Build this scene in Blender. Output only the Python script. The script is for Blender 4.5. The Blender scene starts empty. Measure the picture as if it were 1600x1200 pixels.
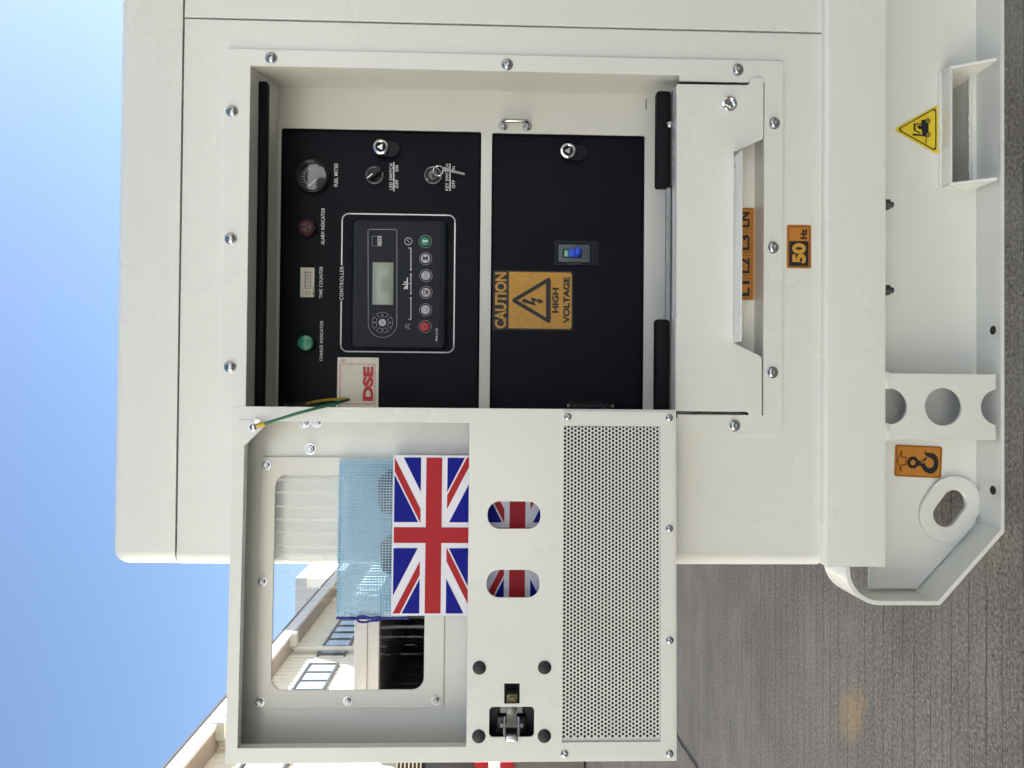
import bpy, bmesh, math, random
from mathutils import Vector, Matrix
random.seed(7)
R = math.radians
S = bpy.context.scene
COL = S.collection

# ------------------------------------------------------------------ camera
FPX = 1150.0                                   # focal length in pixels of a 1600 px wide picture
CAM = Vector((0.0, -1.2, 0.849))
_a = Vector((-0.03092726, -0.00884253, -0.01352936))
M0 = Matrix(((0, 1, 0), (0, 0, -1), (-1, 0, 0)))  # the phone was held upright: picture left is up
MC = Matrix.Rotation(_a.length, 3, _a.normalized()) @ M0
cd = bpy.data.cameras.new('camera'); cam = bpy.data.objects.new('camera', cd); COL.objects.link(cam)
cd.sensor_width = 36; cd.lens = FPX / 1600 * 36; cd.clip_start = 0.02; cd.clip_end = 600
cam.matrix_world = Matrix.Translation(CAM) @ MC.to_4x4()
S.camera = cam

# ------------------------------------------------------------------ sky and sun
sun_dir = Vector((0.66, 0.38, 0.65)).normalized()
w = bpy.data.worlds.new('World'); S.world = w; w.use_nodes = True
nt = w.node_tree; bg = nt.nodes['Background']
sky = nt.nodes.new('ShaderNodeTexSky'); sky.sky_type = 'NISHITA'; sky.sun_disc = False
sky.sun_elevation = math.asin(sun_dir.z); sky.sun_rotation = math.atan2(sun_dir.x, sun_dir.y)
sky.air_density = 1.0; sky.dust_density = 0.6; sky.ozone_density = 2.4
nt.links.new(sky.outputs[0], bg.inputs[0]); bg.inputs[1].default_value = 0.0475
sl = bpy.data.lights.new('sun', 'SUN'); sl.energy = 5.0; sl.angle = R(0.5); sl.color = (1, .97, .93)
sun = bpy.data.objects.new('sun', sl); COL.objects.link(sun)
sun.rotation_euler = sun_dir.to_track_quat('Z', 'Y').to_euler()
vs = S.view_settings; vs.view_transform = 'Standard'; vs.look = 'None'; vs.gamma = 1; vs.use_curve_mapping = False
vs.exposure = 2.2

# ------------------------------------------------------------------ materials
def mat(name, col, rough=.5, metal=0, bump=0, bscale=400, var=0, vscale=6, coat=0, spec=.5, col2=None, ripple=0):
    m = bpy.data.materials.new(name); m.use_nodes = True; t = m.node_tree; b = t.nodes['Principled BSDF']
    b.inputs['Base Color'].default_value = (*col, 1); b.inputs['Roughness'].default_value = rough
    b.inputs['Metallic'].default_value = metal; b.inputs['Coat Weight'].default_value = coat
    b.inputs['Coat Roughness'].default_value = .12
    b.inputs['Specular IOR Level'].default_value = spec
    if bump or var:
        tc = t.nodes.new('ShaderNodeTexCoord')
    if var:
        n = t.nodes.new('ShaderNodeTexNoise'); n.inputs['Scale'].default_value = vscale; n.inputs['Detail'].default_value = 6
        t.links.new(tc.outputs['Object'], n.inputs['Vector'])
        r = t.nodes.new('ShaderNodeMapRange'); r.interpolation_type = 'SMOOTHSTEP'; r.inputs[1].default_value = .12; r.inputs[2].default_value = .88
        t.links.new(n.outputs[0], r.inputs[0])
        x = t.nodes.new('ShaderNodeMix'); x.data_type = 'RGBA'
        c2 = col2 or tuple(c * (1 - var) for c in col)
        x.inputs[6].default_value = (*c2, 1); x.inputs[7].default_value = (*col, 1)
        t.links.new(r.outputs[0], x.inputs[0]); t.links.new(x.outputs[2], b.inputs['Base Color'])
        r2 = t.nodes.new('ShaderNodeMapRange'); r2.inputs[3].default_value = rough * 1.2; r2.inputs[4].default_value = rough * .85
        t.links.new(n.outputs[0], r2.inputs[0]); t.links.new(r2.outputs[0], b.inputs['Roughness'])
    if ripple:
        n3 = t.nodes.new('ShaderNodeTexNoise'); n3.inputs['Scale'].default_value = 4.5; n3.inputs['Detail'].default_value = 2
        t.links.new(tc.outputs['Object'], n3.inputs['Vector'])
        b3 = t.nodes.new('ShaderNodeBump'); b3.inputs['Strength'].default_value = ripple; b3.inputs['Distance'].default_value = .02
        t.links.new(n3.outputs[0], b3.inputs['Height'])
    if bump:
        n2 = t.nodes.new('ShaderNodeTexNoise'); n2.inputs['Scale'].default_value = bscale; n2.inputs['Detail'].default_value = 3
        t.links.new(tc.outputs['Object'], n2.inputs['Vector'])
        bp = t.nodes.new('ShaderNodeBump'); bp.inputs['Strength'].default_value = bump; bp.inputs['Distance'].default_value = .001
        t.links.new(n2.outputs[0], bp.inputs['Height']); t.links.new(bp.outputs[0], b.inputs['Normal'])
        if ripple: t.links.new(b3.outputs[0], bp.inputs['Normal'])
    return m

PAINT = mat('cream_paint', (.725, .738, .705), .27, bump=.12, bscale=240, var=.05, vscale=2.2, coat=.3)
PAINT2 = mat('cream_paint_inner', (.735, .735, .69), .34, bump=.14, bscale=240, var=.07, vscale=7, coat=.2)
BLACKP = mat('black_panel', (.0028, .0044, .0092), .5, spec=.16, bump=.15, bscale=900, var=.2, vscale=5)
BLACK = mat('black_plastic', (.006, .008, .013), .36, spec=.35)
HOUSING = mat('controller_plastic', (.006, .009, .020), .42, bump=.1, bscale=1200, spec=.3)
RUBBER = mat('rubber', (.004, .0045, .007), .65, spec=.2, bump=.3, bscale=500)
DARK = mat('dark_void', (.006, .006, .007), .8)
CHROME = mat('chrome', (.82, .82, .84), .12, 1)
STEEL = mat('zinc_steel', (.50, .51, .53), .25, 1, var=.15, vscale=80)
SATIN = mat('satin_metal', (.75, .76, .78), .42, .7)
DULL = mat('dull_steel', (.20, .20, .20), .42, 1, var=.3, vscale=40)
WHITEINK = mat('white_print', (.90, .91, .93), .5)
GREYINK = mat('grey_print', (.34, .36, .40), .5)
BLACKINK = mat('black_print', (.012, .012, .016), .45)
ORANGE = mat('orange_vinyl', (.50, .20, .026), .4, var=.12, vscale=60)
AMBER = mat('amber_vinyl', (.62, .325, .055), .42, var=.25, vscale=110, col2=(.50, .26, .03))
YELLOW = mat('yellow_vinyl', (.72, .55, .03), .35, var=.06, vscale=40)
BROWN = mat('brown_print', (.09, .03, .008), .45)
REDINK = mat('red_print', (.66, .022, .028), .4)
FLAGRED = mat('flag_red', (.40, .022, .03), .45, spec=.15)
FLAGBLUE = mat('flag_blue', (.005, .009, .24), .45, spec=.12)
CARD = mat('glossy_card', (.76, .77, .85), .4, spec=.3)
SILVERV = mat('silver_vinyl', (.86, .81, .70), .45, .25, bump=.9, bscale=150, var=.12, vscale=90)
GREEN = mat('green_plastic', (.01, .27, .14), .3, coat=.4)
MAROON = mat('maroon_plastic', (.050, .006, .012), .45, spec=.3)
MAROON2 = mat('maroon_grille', (.115, .05, .058), .5)
LCD = mat('lcd_glass', (.31, .345, .29), .25, coat=.5)
GREYCASE = mat('grey_case', (.085, .10, .125), .4)
BLUE = mat('blue_toggle', (.01, .07, .72), .35)
IVORY = mat('ivory_plastic', (.60, .58, .50), .4)
BTNW = mat('button_white', (.58, .56, .62), .4)
WIREG = mat('wire_green', (.01, .12, .06), .4)
WIREY = mat('wire_yellow', (.55, .38, .03), .4)
BLUECORD = mat('blue_cord', (.012, .02, .25), .6)
BRONZE = mat('bronze_striker', (.16, .14, .07), .45, .6)

def glassmat(name, tint, gl=.09, rough=.03, bump=0):
    m = bpy.data.materials.new(name); m.use_nodes = True; t = m.node_tree; t.nodes.clear()
    o = t.nodes.new('ShaderNodeOutputMaterial'); tr = t.nodes.new('ShaderNodeBsdfTransparent'); tr.inputs[0].default_value = (*tint, 1)
    g = t.nodes.new('ShaderNodeBsdfGlossy'); g.inputs['Roughness'].default_value = rough
    f = t.nodes.new('ShaderNodeFresnel'); f.inputs[0].default_value = 1.49
    ad = t.nodes.new('ShaderNodeMath'); ad.operation = 'ADD'; ad.inputs[1].default_value = gl; ad.use_clamp = True
    mx = t.nodes.new('ShaderNodeMixShader')
    t.links.new(f.outputs[0], ad.inputs[0]); t.links.new(ad.outputs[0], mx.inputs[0])
    t.links.new(tr.outputs[0], mx.inputs[1]); t.links.new(g.outputs[0], mx.inputs[2]); t.links.new(mx.outputs[0], o.inputs[0])
    return m
ACRYLIC = glassmat('acrylic', (.97, .98, .985), -.01, .03)
GAUGEGLASS = glassmat('gauge_glass', (.9, .9, .9), .04, .04)

# concrete with tined grooves running left-right
def concrete():
    m = bpy.data.materials.new('grooved_concrete'); m.use_nodes = True; t = m.node_tree; b = t.nodes['Principled BSDF']
    N = t.nodes.new; L = t.links.new
    tc = N('ShaderNodeTexCoord'); sp = N('ShaderNodeSeparateXYZ'); L(tc.outputs['Object'], sp.inputs[0])
    def noise(scale, det=6, vec=None, rough=.6):
        n = N('ShaderNodeTexNoise'); n.inputs['Scale'].default_value = scale; n.inputs['Detail'].default_value = det; n.inputs['Roughness'].default_value = rough
        L(vec or tc.outputs['Object'], n.inputs['Vector']); return n.outputs[0]
    def math_(op, a, b_=None, clamp=False):
        n = N('ShaderNodeMath'); n.operation = op; n.use_clamp = clamp
        for i, v in enumerate((a, b_)):
            if v is None: continue
            if isinstance(v, (int, float)): n.inputs[i].default_value = v
            else: L(v, n.inputs[i])
        return n.outputs[0]
    def rng(v, a, b_, c=0, d=1):
        n = N('ShaderNodeMapRange'); n.inputs[1].default_value = a; n.inputs[2].default_value = b_; n.inputs[3].default_value = c; n.inputs[4].default_value = d
        L(v, n.inputs[0]); return n.outputs[0]
    def mix(f, a, b_):
        n = N('ShaderNodeMix'); n.data_type = 'RGBA'
        if isinstance(f, (int, float)): n.inputs[0].default_value = f
        else: L(f, n.inputs[0])
        for i, v in ((6, a), (7, b_)):
            if isinstance(v, tuple): n.inputs[i].default_value = (*v, 1)
            else: L(v, n.inputs[i])
        return n.outputs[2]
    wob = math_('MULTIPLY', math_('SUBTRACT', noise(7, 7), .5), .013)
    yw = math_('ADD', sp.outputs[1], wob)
    vo = N('ShaderNodeTexVoronoi'); vo.voronoi_dimensions = '1D'; vo.feature = 'DISTANCE_TO_EDGE'; vo.inputs['Scale'].default_value = 25; vo.inputs['Randomness'].default_value = .85
    L(yw, vo.inputs['W'])
    mp = N('ShaderNodeMapping'); mp.inputs['Scale'].default_value = (3, 34, 1); L(tc.outputs['Object'], mp.inputs[0])
    brk = noise(1.6, 6, mp.outputs[0])
    width = rng(brk, .33, .66, .002, .052)
    groove = math_('SUBTRACT', 1, math_('DIVIDE', vo.outputs['Distance'], width), True)
    groove = math_('MULTIPLY', groove, 1.6, True)
    vo2 = N('ShaderNodeTexVoronoi'); vo2.voronoi_dimensions = '1D'; vo2.feature = 'DISTANCE_TO_EDGE'; vo2.inputs['Scale'].default_value = 58; L(math_('ADD', sp.outputs[1], math_('MULTIPLY', math_('SUBTRACT', noise(11, 6), .5), .012)), vo2.inputs['W'])
    mp3 = N('ShaderNodeMapping'); mp3.inputs['Scale'].default_value = (6, 30, 1); mp3.inputs['Location'].default_value = (3, 7, 0); L(tc.outputs['Object'], mp3.inputs[0])
    groove2 = math_('SUBTRACT', 1, math_('DIVIDE', vo2.outputs['Distance'], rng(noise(1.3, 7, mp3.outputs[0]), .42, .66, .002, .11)), True)
    # fine broom marks
    mp2 = N('ShaderNodeMapping'); mp2.inputs['Scale'].default_value = (3, 120, 1); L(tc.outputs['Object'], mp2.inputs[0])
    broom = noise(2.2, 5, mp2.outputs[0])
    big = rng(noise(1.3, 7, rough=.65), .36, .66)
    med = rng(noise(9, 8, rough=.7), .3, .72)
    fine = noise(150, 9, rough=.8)
    c = mix(big, (.168, .154, .142), (.250, .231, .213))
    c = mix(math_('MULTIPLY', med, .55), c, (.27, .246, .222))
    c = mix(rng(noise(1.7, 4), .52, .75, 0, .30), c, (.20, .165, .135))
    c = mix(rng(broom, .35, .65, .34, 0), c, (.055, .052, .050))
    c = mix(rng(fine, .38, .51, .95, 0), c, (.040, .037, .035))
    c = mix(rng(fine, .53, .67, 0, .85), c, (.46, .44, .41))
    mp4 = N('ShaderNodeMapping'); mp4.inputs['Scale'].default_value = (1.6, 3.4, 1); L(tc.outputs['Object'], mp4.inputs[0])
    st4 = noise(1.5, 7, mp4.outputs[0], .65)
    c = mix(rng(st4, .50, .70, 0, .38), c, (.31, .295, .28))
    c = mix(rng(st4, .34, .48, .30, 0), c, (.075, .070, .067))
    # pebble pits
    v2 = N('ShaderNodeTexVoronoi'); v2.inputs['Scale'].default_value = 60; L(tc.outputs['Object'], v2.inputs['Vector'])
    pit = math_('MULTIPLY', rng(v2.outputs['Distance'], .10, .17, 1, 0), rng(noise(17, 3), .55, .62))
    c = mix(math_('MULTIPLY', pit, .8), c, (.02, .019, .018))
    c = mix(math_('MULTIPLY', groove2, .6), c, (.045, .041, .037))
    c = mix(math_('MULTIPLY', groove, .72), c, (.026, .023, .021))
    # rust stain
    sx = math_('DIVIDE', math_('SUBTRACT', sp.outputs[0], STAIN[0]), .07)
    sy = math_('DIVIDE', math_('SUBTRACT', sp.outputs[1], STAIN[1]), .07)
    q = math_('ADD', math_('ADD', sx, math_('MULTIPLY', sy, .6)), 0)
    d2 = math_('ADD', math_('MULTIPLY', q, q), math_('MULTIPLY', sy, sy))
    st = math_('MULTIPLY', rng(math_('ADD', d2, math_('MULTIPLY', math_('SUBTRACT', noise(30, 5), .5), 2.2)), .0, 1.25, .6, 0), 1, True)
    c = mix(math_('MULTIPLY', st, rng(noise(70, 6, rough=.7), .36, .58, .35, 1)), c, (.45, .30, .13))
    L(c, b.inputs['Base Color']); b.inputs['Roughness'].default_value = .82
    h = math_('ADD', math_('MULTIPLY', groove, -1.0), math_('ADD', math_('MULTIPLY', fine, .55), math_('ADD', math_('MULTIPLY', broom, .35), math_('MULTIPLY', pit, -.6))))
    bp = N('ShaderNodeBump'); bp.inputs['Strength'].default_value = .7; bp.inputs['Distance'].default_value = .004
    L(h, bp.inputs['Height']); L(bp.outputs[0], b.inputs['Normal'])
    return m

# ------------------------------------------------------------------ measuring: a picture pixel on a known plane
class Fr:
    def __init__(s, o=(0, 0, 0), rz=0.0):
        s.o = Vector(o); s.R = Matrix.Rotation(rz, 3, 'Z'); s.rz = rz
    def _ray(s, px, py):
        d = MC @ Vector(((px - 800) / FPX, (600 - py) / FPX, -1)); Ri = s.R.transposed()
        return Ri @ (CAM - s.o), Ri @ d
    def at(s, px, py, y):
        c, d = s._ray(px, py); k = (y - c.y) / d.y; return c + d * k
    def atx(s, px, py, x):
        c, d = s._ray(px, py); k = (x - c.x) / d.x; return c + d * k
    def atz(s, px, py, z):
        c, d = s._ray(px, py); k = (z - c.z) / d.z; return c + d * k
    def rect(s, px0, px1, py0, py1, y):
        mx, my = (px0 + px1) / 2, (py0 + py1) / 2
        return s.at(mx, py1, y).x, s.at(mx, py0, y).x, s.at(px1, my, y).z, s.at(px0, my, y).z
    def xz(s, px, py, y):
        p = s.at(px, py, y); return (p.x, p.z)
    def mm(s, px, py, y, n=1):                    # size of n pixels there
        return n * (s.at(px + 1, py, y) - s.at(px, py, y)).length
F = Fr()

# ------------------------------------------------------------------ mesh helpers
def link(name, me, m, parent=None, loc=None, rot=None, smooth=35):
    o = bpy.data.objects.new(name, me); COL.objects.link(o)
    if m is not None and not me.materials:
        for k in (m if isinstance(m, (list, tuple)) else [m]): me.materials.append(k)
    if parent is not None: o.parent = parent
    if loc is not None: o.location = loc
    if rot is not None: o.rotation_euler = rot
    if smooth and len(me.polygons) and not me.get('sm'):
        me.polygons.foreach_set('use_smooth', [True] * len(me.polygons)); me.set_sharp_from_angle(angle=R(smooth)); me['sm'] = 1
    return o
def empty(name, label, cat, loc=(0, 0, 0), group=None):
    o = bpy.data.objects.new(name, None); COL.objects.link(o); o.location = loc; o.empty_display_size = .1
    return tag(o, label, cat, group)
def tag(o, label=None, cat=None, group=None, kind=None):
    if label: o['label'] = label
    if cat: o['category'] = cat
    if group: o['group'] = group
    if kind: o['kind'] = kind
    return o

class MB:
    def __init__(s): s.b = bmesh.new()
    def box(s, x0, x1, y0, y1, z0, z1, bev=0, seg=2, mi=0):
        x0, x1 = sorted((x0, x1)); y0, y1 = sorted((y0, y1)); z0, z1 = sorted((z0, z1))
        r = bmesh.ops.create_cube(s.b, size=1, matrix=Matrix.Translation(((x0 + x1) / 2, (y0 + y1) / 2, (z0 + z1) / 2)) @ Matrix.Diagonal((x1 - x0, y1 - y0, z1 - z0, 1)))
        if bev:
            es = list({e for v in r['verts'] for e in v.link_edges})
            rr_ = bmesh.ops.bevel(s.b, geom=es, offset=bev, segments=seg, profile=.5, affect='EDGES')
        return s
    def quad(s, *ps):
        s.b.faces.new([s.b.verts.new(p) for p in ps]); return s
    def prism(s, poly, y0, y1):                    # polygon in x,z
        a = [s.b.verts.new((x, y0, z)) for x, z in poly]; c = [s.b.verts.new((x, y1, z)) for x, z in poly]
        n = len(poly); s.b.faces.new(a); s.b.faces.new(c[::-1])
        for i in range(n): s.b.faces.new((a[i], a[(i + 1) % n], c[(i + 1) % n], c[i]))
        bmesh.ops.recalc_face_normals(s.b, faces=s.b.faces[:]); return s
    def prism_z(s, poly, z0, z1, side_only=False):  # polygon in x,y
        a = [s.b.verts.new((x, y, z0)) for x, y in poly]; c = [s.b.verts.new((x, y, z1)) for x, y in poly]
        n = len(poly)
        if not side_only: s.b.faces.new(a); s.b.faces.new(c[::-1])
        for i in range(n): s.b.faces.new((a[i], a[(i + 1) % n], c[(i + 1) % n], c[i]))
        bmesh.ops.recalc_face_normals(s.b, faces=s.b.faces[:]); return s
    def lathe(s, prof, c, n=24, axis='y'):          # prof: (radius, height towards the viewer)
        cx, cy, cz = c; rings = []
        for r, h in prof:
            if r < 1e-7: rings.append([s.b.verts.new((cx, cy - h, cz))])
            else: rings.append([s.b.verts.new((cx + r * math.cos(6.28318531 * i / n), cy - h, cz + r * math.sin(6.28318531 * i / n))) for i in range(n)])
        for A, B in zip(rings, rings[1:]):
            for i in range(n):
                j = (i + 1) % n
                f = [A[i % len(A)], A[j % len(A)], B[j % len(B)], B[i % len(B)]]
                u = []
                for v in f:
                    if v not in u: u.append(v)
                if len(u) > 2: s.b.faces.new(u)
        return s
    def tube(s, pts, r, n=8, closed=False):
        pts = [Vector(p) for p in pts]; rings = []; up = Vector((.3, .5, .81)).normalized(); m = len(pts)
        for i, p in enumerate(pts):
            a = pts[(i - 1) % m] if (closed or i) else p; c = pts[(i + 1) % m] if (closed or i < m - 1) else p
            t = (c - a).normalized(); u = t.cross(up)
            if u.length < 1e-4: u = t.cross(Vector((1, 0, 0)))
            u.normalize(); v = t.cross(u)
            rad = r[i] if isinstance(r, (list, tuple)) else r
            rings.append([s.b.verts.new(p + (u * math.cos(6.2831853 * k / n) + v * math.sin(6.2831853 * k / n)) * rad) for k in range(n)])
        for i in range(m if closed else m - 1):
            A, B = rings[i], rings[(i + 1) % m]
            for k in range(n): s.b.faces.new((A[k], A[(k + 1) % n], B[(k + 1) % n], B[k]))
        if not closed:
            s.b.faces.new(rings[0][::-1]); s.b.faces.new(rings[-1])
        return s
    def mesh(s, name='mesh'):
        bmesh.ops.recalc_face_normals(s.b, faces=s.b.faces[:])
        me = bpy.data.meshes.new(name); s.b.to_mesh(me); s.b.free(); return me
    def build(s, name, m, parent=None, **k): return link(name, s.mesh(name), m, parent, **k)

def rr(x0, x1, z0, z1, r=0, n=5):
    if r <= 0: return [(x0, z0), (x1, z0), (x1, z1), (x0, z1)]
    out = []
    for cx, cz, a0 in ((x1 - r, z0 + r, -90), (x1 - r, z1 - r, 0), (x0 + r, z1 - r, 90), (x0 + r, z0 + r, 180)):
        for i in range(n + 1):
            a = R(a0 + 90 * i / n); out.append((cx + r * math.cos(a), cz + r * math.sin(a)))
    return out
def circ(cx, cz, r, n=24): return [(cx + r * math.cos(6.2831853 * i / n), cz + r * math.sin(6.2831853 * i / n)) for i in range(n)]

def _conv(cu, ytop):
    o = bpy.data.objects.new('tmp', cu); COL.objects.link(o)
    dg = bpy.context.evaluated_depsgraph_get(); me = bpy.data.meshes.new_from_object(o.evaluated_get(dg))
    bpy.data.objects.remove(o); bpy.data.curves.remove(cu); me.materials.clear(); return me
def plate_mesh(loops, y0, y1, bev=0.0):
    """flat plate in x,z between y0 (front, smaller) and y1; first loop outline, others holes"""
    cu = bpy.data.curves.new('tmp', 'CURVE'); cu.dimensions = '2D'; cu.fill_mode = 'BOTH'
    t = abs(y1 - y0)
    for lp in loops:
        sp = cu.splines.new('POLY'); sp.points.add(len(lp) - 1); sp.use_cyclic_u = True
        for p, (x, z) in zip(sp.points, lp): p.co = (x, z, 0, 1)
    if bev: cu.bevel_depth = bev; cu.bevel_resolution = 1; cu.offset = -bev
    cu.extrude = max(t / 2 - bev, 0)
    me = _conv(cu, 0); ym = (y0 + y1) / 2
    for v in me.vertices: v.co = (v.co.x, ym - v.co.z, v.co.y)
    return me
def plate(name, loops, y0, y1, m, parent, bev=0.0, **k): return link(name, plate_mesh(loops, y0, y1, bev), m, parent, **k)

def text(s, fr, px0, px1, pyl, pyr, y, m, parent, bold=0.0, name='lettering', space=1.0):
    """lettering whose cap height spans px0..px1 (top, bottom) and that runs from pyl (its left end) to pyr"""
    cu = bpy.data.curves.new('tmp', 'FONT'); cu.body = s; cu.size = 1; cu.fill_mode = 'FRONT' if False else 'BOTH'; cu.offset = bold; cu.space_character = space
    me = _conv(cu, 0)
    x0, x1, z0, z1 = fr.rect(px0, px1, pyr, pyl, y)
    xs = [v.co.x for v in me.vertices]; ys = [v.co.y for v in me.vertices]
    ax, bx, ay, by = min(xs), max(xs), min(ys), max(ys)
    for v in me.vertices:
        v.co = (x0 + (v.co.x - ax) / (bx - ax) * (x1 - x0), y, z0 + (v.co.y - ay) / (by - ay) * (z1 - z0))
    return link(name, me, m, parent, smooth=0)

def line_loop(pts, wd, closed=False):
    """a stroked polyline in x,z as a list of quads"""
    q = []; n = len(pts)
    for i in range(n if closed else n - 1):
        a = Vector(pts[i]); b = Vector(pts[(i + 1) % n]); d = (b - a)
        if d.length < 1e-9: continue
        d.normalize(); p = Vector((-d.y, d.x)) * wd / 2; e = d * wd * .35
        q.append([tuple(a - e + p), tuple(a - e - p), tuple(b + e - p), tuple(b + e + p)])
    return q
def decal(name, polys, y, m, parent, dy=0.0):
    """flat print: polygons in x,z lying on plane y"""
    bm = bmesh.new()
    for i, pl in enumerate(polys):
        bm.faces.new([bm.verts.new((x, y - i * dy, z)) for x, z in pl])
    for f in bm.faces:
        f.normal_update()
        if f.normal.y > 0: f.normal_flip()
    me = bpy.data.meshes.new(name); bm.to_mesh(me); bm.free(); return link(name, me, m, parent, smooth=0)

# ================================================================== GROUND
STAIN = F.atz(1330, 1115, 0).xy
bm = bmesh.new(); bmesh.ops.create_grid(bm, x_segments=1, y_segments=1, size=150)
me = bpy.data.meshes.new('ground'); bm.to_mesh(me); bm.free()
g = link('ground', me, concrete(), smooth=0); tag(g, kind='structure', label='grooved grey concrete yard with a small rusty stain')
# crack in the slab
ck = [F.atz(px, py, 0) for px, py in ((1052, 1140), (1060, 1152), (1067, 1165), (1073, 1172), (1080, 1184), (1087, 1193), (1093, 1206), (1104, 1226))]
q = []
for a, b in zip(ck, ck[1:]):
    d = (b - a).xy.normalized(); p = Vector((-d.y, d.x)) * .006
    q.append([(a.x + p.x, a.y + p.y), (a.x - p.x, a.y - p.y), (b.x - p.x, b.y - p.y), (b.x + p.x, b.y + p.y)])
bm = bmesh.new()
for pl in q: bm.faces.new([bm.verts.new((x, y, .004)) for x, y in pl])
me = bpy.data.meshes.new('crack'); bm.to_mesh(me); bm.free(); bm = None
link('crack', me, mat('crack_dirt', (.025, .024, .023), .9), g, smooth=0)

# ================================================================== BUILDINGS (background)
CREAMW = mat('cream_sheeting', (.74, .705, .59), .5, var=.06, vscale=2)
GREYW = mat('grey_sheeting', (.42, .41, .40), .55, var=.1, vscale=1)
WGLASS = mat('window_glass', (.30, .36, .42), .08, 0, var=.3, vscale=3, spec=1.0)
WFRAME = mat('window_frame', (.03, .03, .035), .5)
FASCIA = mat('fascia', (.72, .70, .69), .5, var=.08, vscale=4)
SOFFIT = mat('soffit', (.36, .29, .22), .7, var=.2, vscale=5)
def corrugated(bm, x, y0, y1, z0, z1, pitch=.2, dep=.018, flip=1):
    n = int((y1 - y0) / pitch); prof = []
    for i in range(n):
        a = y0 + i * pitch
        prof += [(x, a), (x, a + pitch * .55), (x + dep * flip, a + pitch * .65), (x + dep * flip, a + pitch * .9)]
    prof.append((x, y0 + n * pitch))
    A = [bm.verts.new((p[0], p[1], z0)) for p in prof]; B = [bm.verts.new((p[0], p[1], z1)) for p in prof]
    for i in range(len(prof) - 1): bm.faces.new((A[i], A[i + 1], B[i + 1], B[i]))

d = MC @ Vector(((763 - 800) / FPX, (600 - 617) / FPX, -1))
FB = Fr((CAM.x, CAM.y, 0), math.atan2(-d.x, d.y))
XW = -5.9
wh = empty('warehouse', 'long cream corrugated warehouse with a brown eave running away behind the open door', 'warehouse', FB.o)
wh.rotation_euler = (0, 0, FB.rz)
ZE = FB.atx(350, 1094, XW + .45).z
m_ = MB(); corrugated(m_.b, XW, -10, 42, 0, ZE - .12)
m_.build('wall', CREAMW, wh, smooth=0)
m_ = MB(); m_.quad((XW + .45, -10.4, ZE - .02), (XW + .45, 42.4, ZE - .02), (-14, 42.4, ZE + 1.3), (-14, -10.4, ZE + 1.3))
m_.box(-14, XW - .05, -10, 41.9, 0, ZE - .4)
m_.build('roof', GREYW, wh, smooth=0)
MB().box(XW + .40, XW + .47, -10.4, 42.4, ZE - .24, ZE).build('fascia', FASCIA, wh)
MB().box(XW + .468, XW + .49, -10.4, 42.4, ZE - .01, ZE + .025).build('gutter', WFRAME, wh)
MB().box(XW + .02, XW + .40, -10.4, 42.4, ZE - .22, ZE - .17).build('soffit', SOFFIT, wh)
# window strips
def wstrip(pya, pyb, npan, pxa0, pxa1, pxb0):
    ya = FB.atx(pxa0, pya, XW).y; zt = FB.atx(pxa0, pya, XW).z; zb = FB.atx(pxa1, pya, XW).z; yb = FB.atx(pxb0, pyb, XW).y
    y0, y1 = sorted((ya, yb)); pw = (y1 - y0) / npan
    fr_ = MB()
    for zz in (zb - .05, zt): fr_.box(XW - .03, XW + .07, y0 - .05, y1 + .05, zz, zz + .05)
    for i in range(npan + 1): fr_.box(XW - .03, XW + .065, y0 + i * pw - .025, y0 + i * pw + .025, zb, zt)
    f = fr_.build('window', WFRAME, wh)
    for i in range(npan): MB().box(XW - .02, XW + .045, y0 + i * pw + .026, y0 + (i + 1) * pw - .026, zb + .001, zt - .001).build('pane', WGLASS, f)
    return zt, zb
wstrip(962, 1025, 6, 540, 572, 497)
wstrip(1041, 1082, 3, 486, 526, 460)
wstrip(1190, 1250, 3, 388, 450, 350)
for py in (1022, 1172):
    p = FB.atx(430, py, XW); MB().tube([(XW + .12, p.y, 0), (XW + .12, p.y, ZE - .3), (XW + .3, p.y, ZE - .16)], .06).box(XW + .2, XW + .5, p.y - .09, p.y + .09, ZE - .36, ZE - .1).build('downpipe', IVORY, wh)
# block beyond
p0 = F.at(462, 965, 30); p1 = F.at(462, 919, 30); p2 = F.at(462, 904, 30)
bk = empty('tall_block', 'flat roofed block coloured with a shaded grey front and sunlit cream side rising above the warehouse eave far behind', 'building', (p0.x, 30, 0))
MB().box(-6, p1.x - p0.x, 0, 8, 0, p0.z - .45).build('wall', GREYW, bk)
MB().box(-6.1, p2.x - p0.x + .05, -.1, 8.1, p0.z - .45, p0.z).build('parapet', GREYW, bk)
MB().box(p1.x - p0.x, p2.x - p0.x, .02, 8, 0, p0.z - .45).build('sunlit_side', CREAMW, bk)  # cream stands for the sunlit side face, the grey wall for shade
# open shed with a grey fascia
a = F.at(553, 1130, 11); b = F.at(553, 930, 11); z2 = F.at(592, 1030, 11).z; zm = F.at(574, 1030, 11).z
sh = empty('open_shed', 'grey steel shed with a dark open front seen through the door window', 'shed', (a.x, 11, 0))
W_ = b.x - a.x
MB().box(-.02, W_ + .02, -.06, .12, zm, a.z, .01).box(0, W_, -.03, .1, z2, zm - .004, .006).build('fascia', GREYW, sh)
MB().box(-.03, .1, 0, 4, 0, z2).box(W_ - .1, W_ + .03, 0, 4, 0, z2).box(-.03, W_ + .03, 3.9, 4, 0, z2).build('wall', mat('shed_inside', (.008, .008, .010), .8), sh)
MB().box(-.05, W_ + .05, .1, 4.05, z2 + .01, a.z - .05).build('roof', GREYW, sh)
MB().box(.1, W_ - .1, .1, 3.9, z2 - .02, z2 - .001).build('ceiling', bpy.data.materials['shed_inside'], sh)
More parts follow.
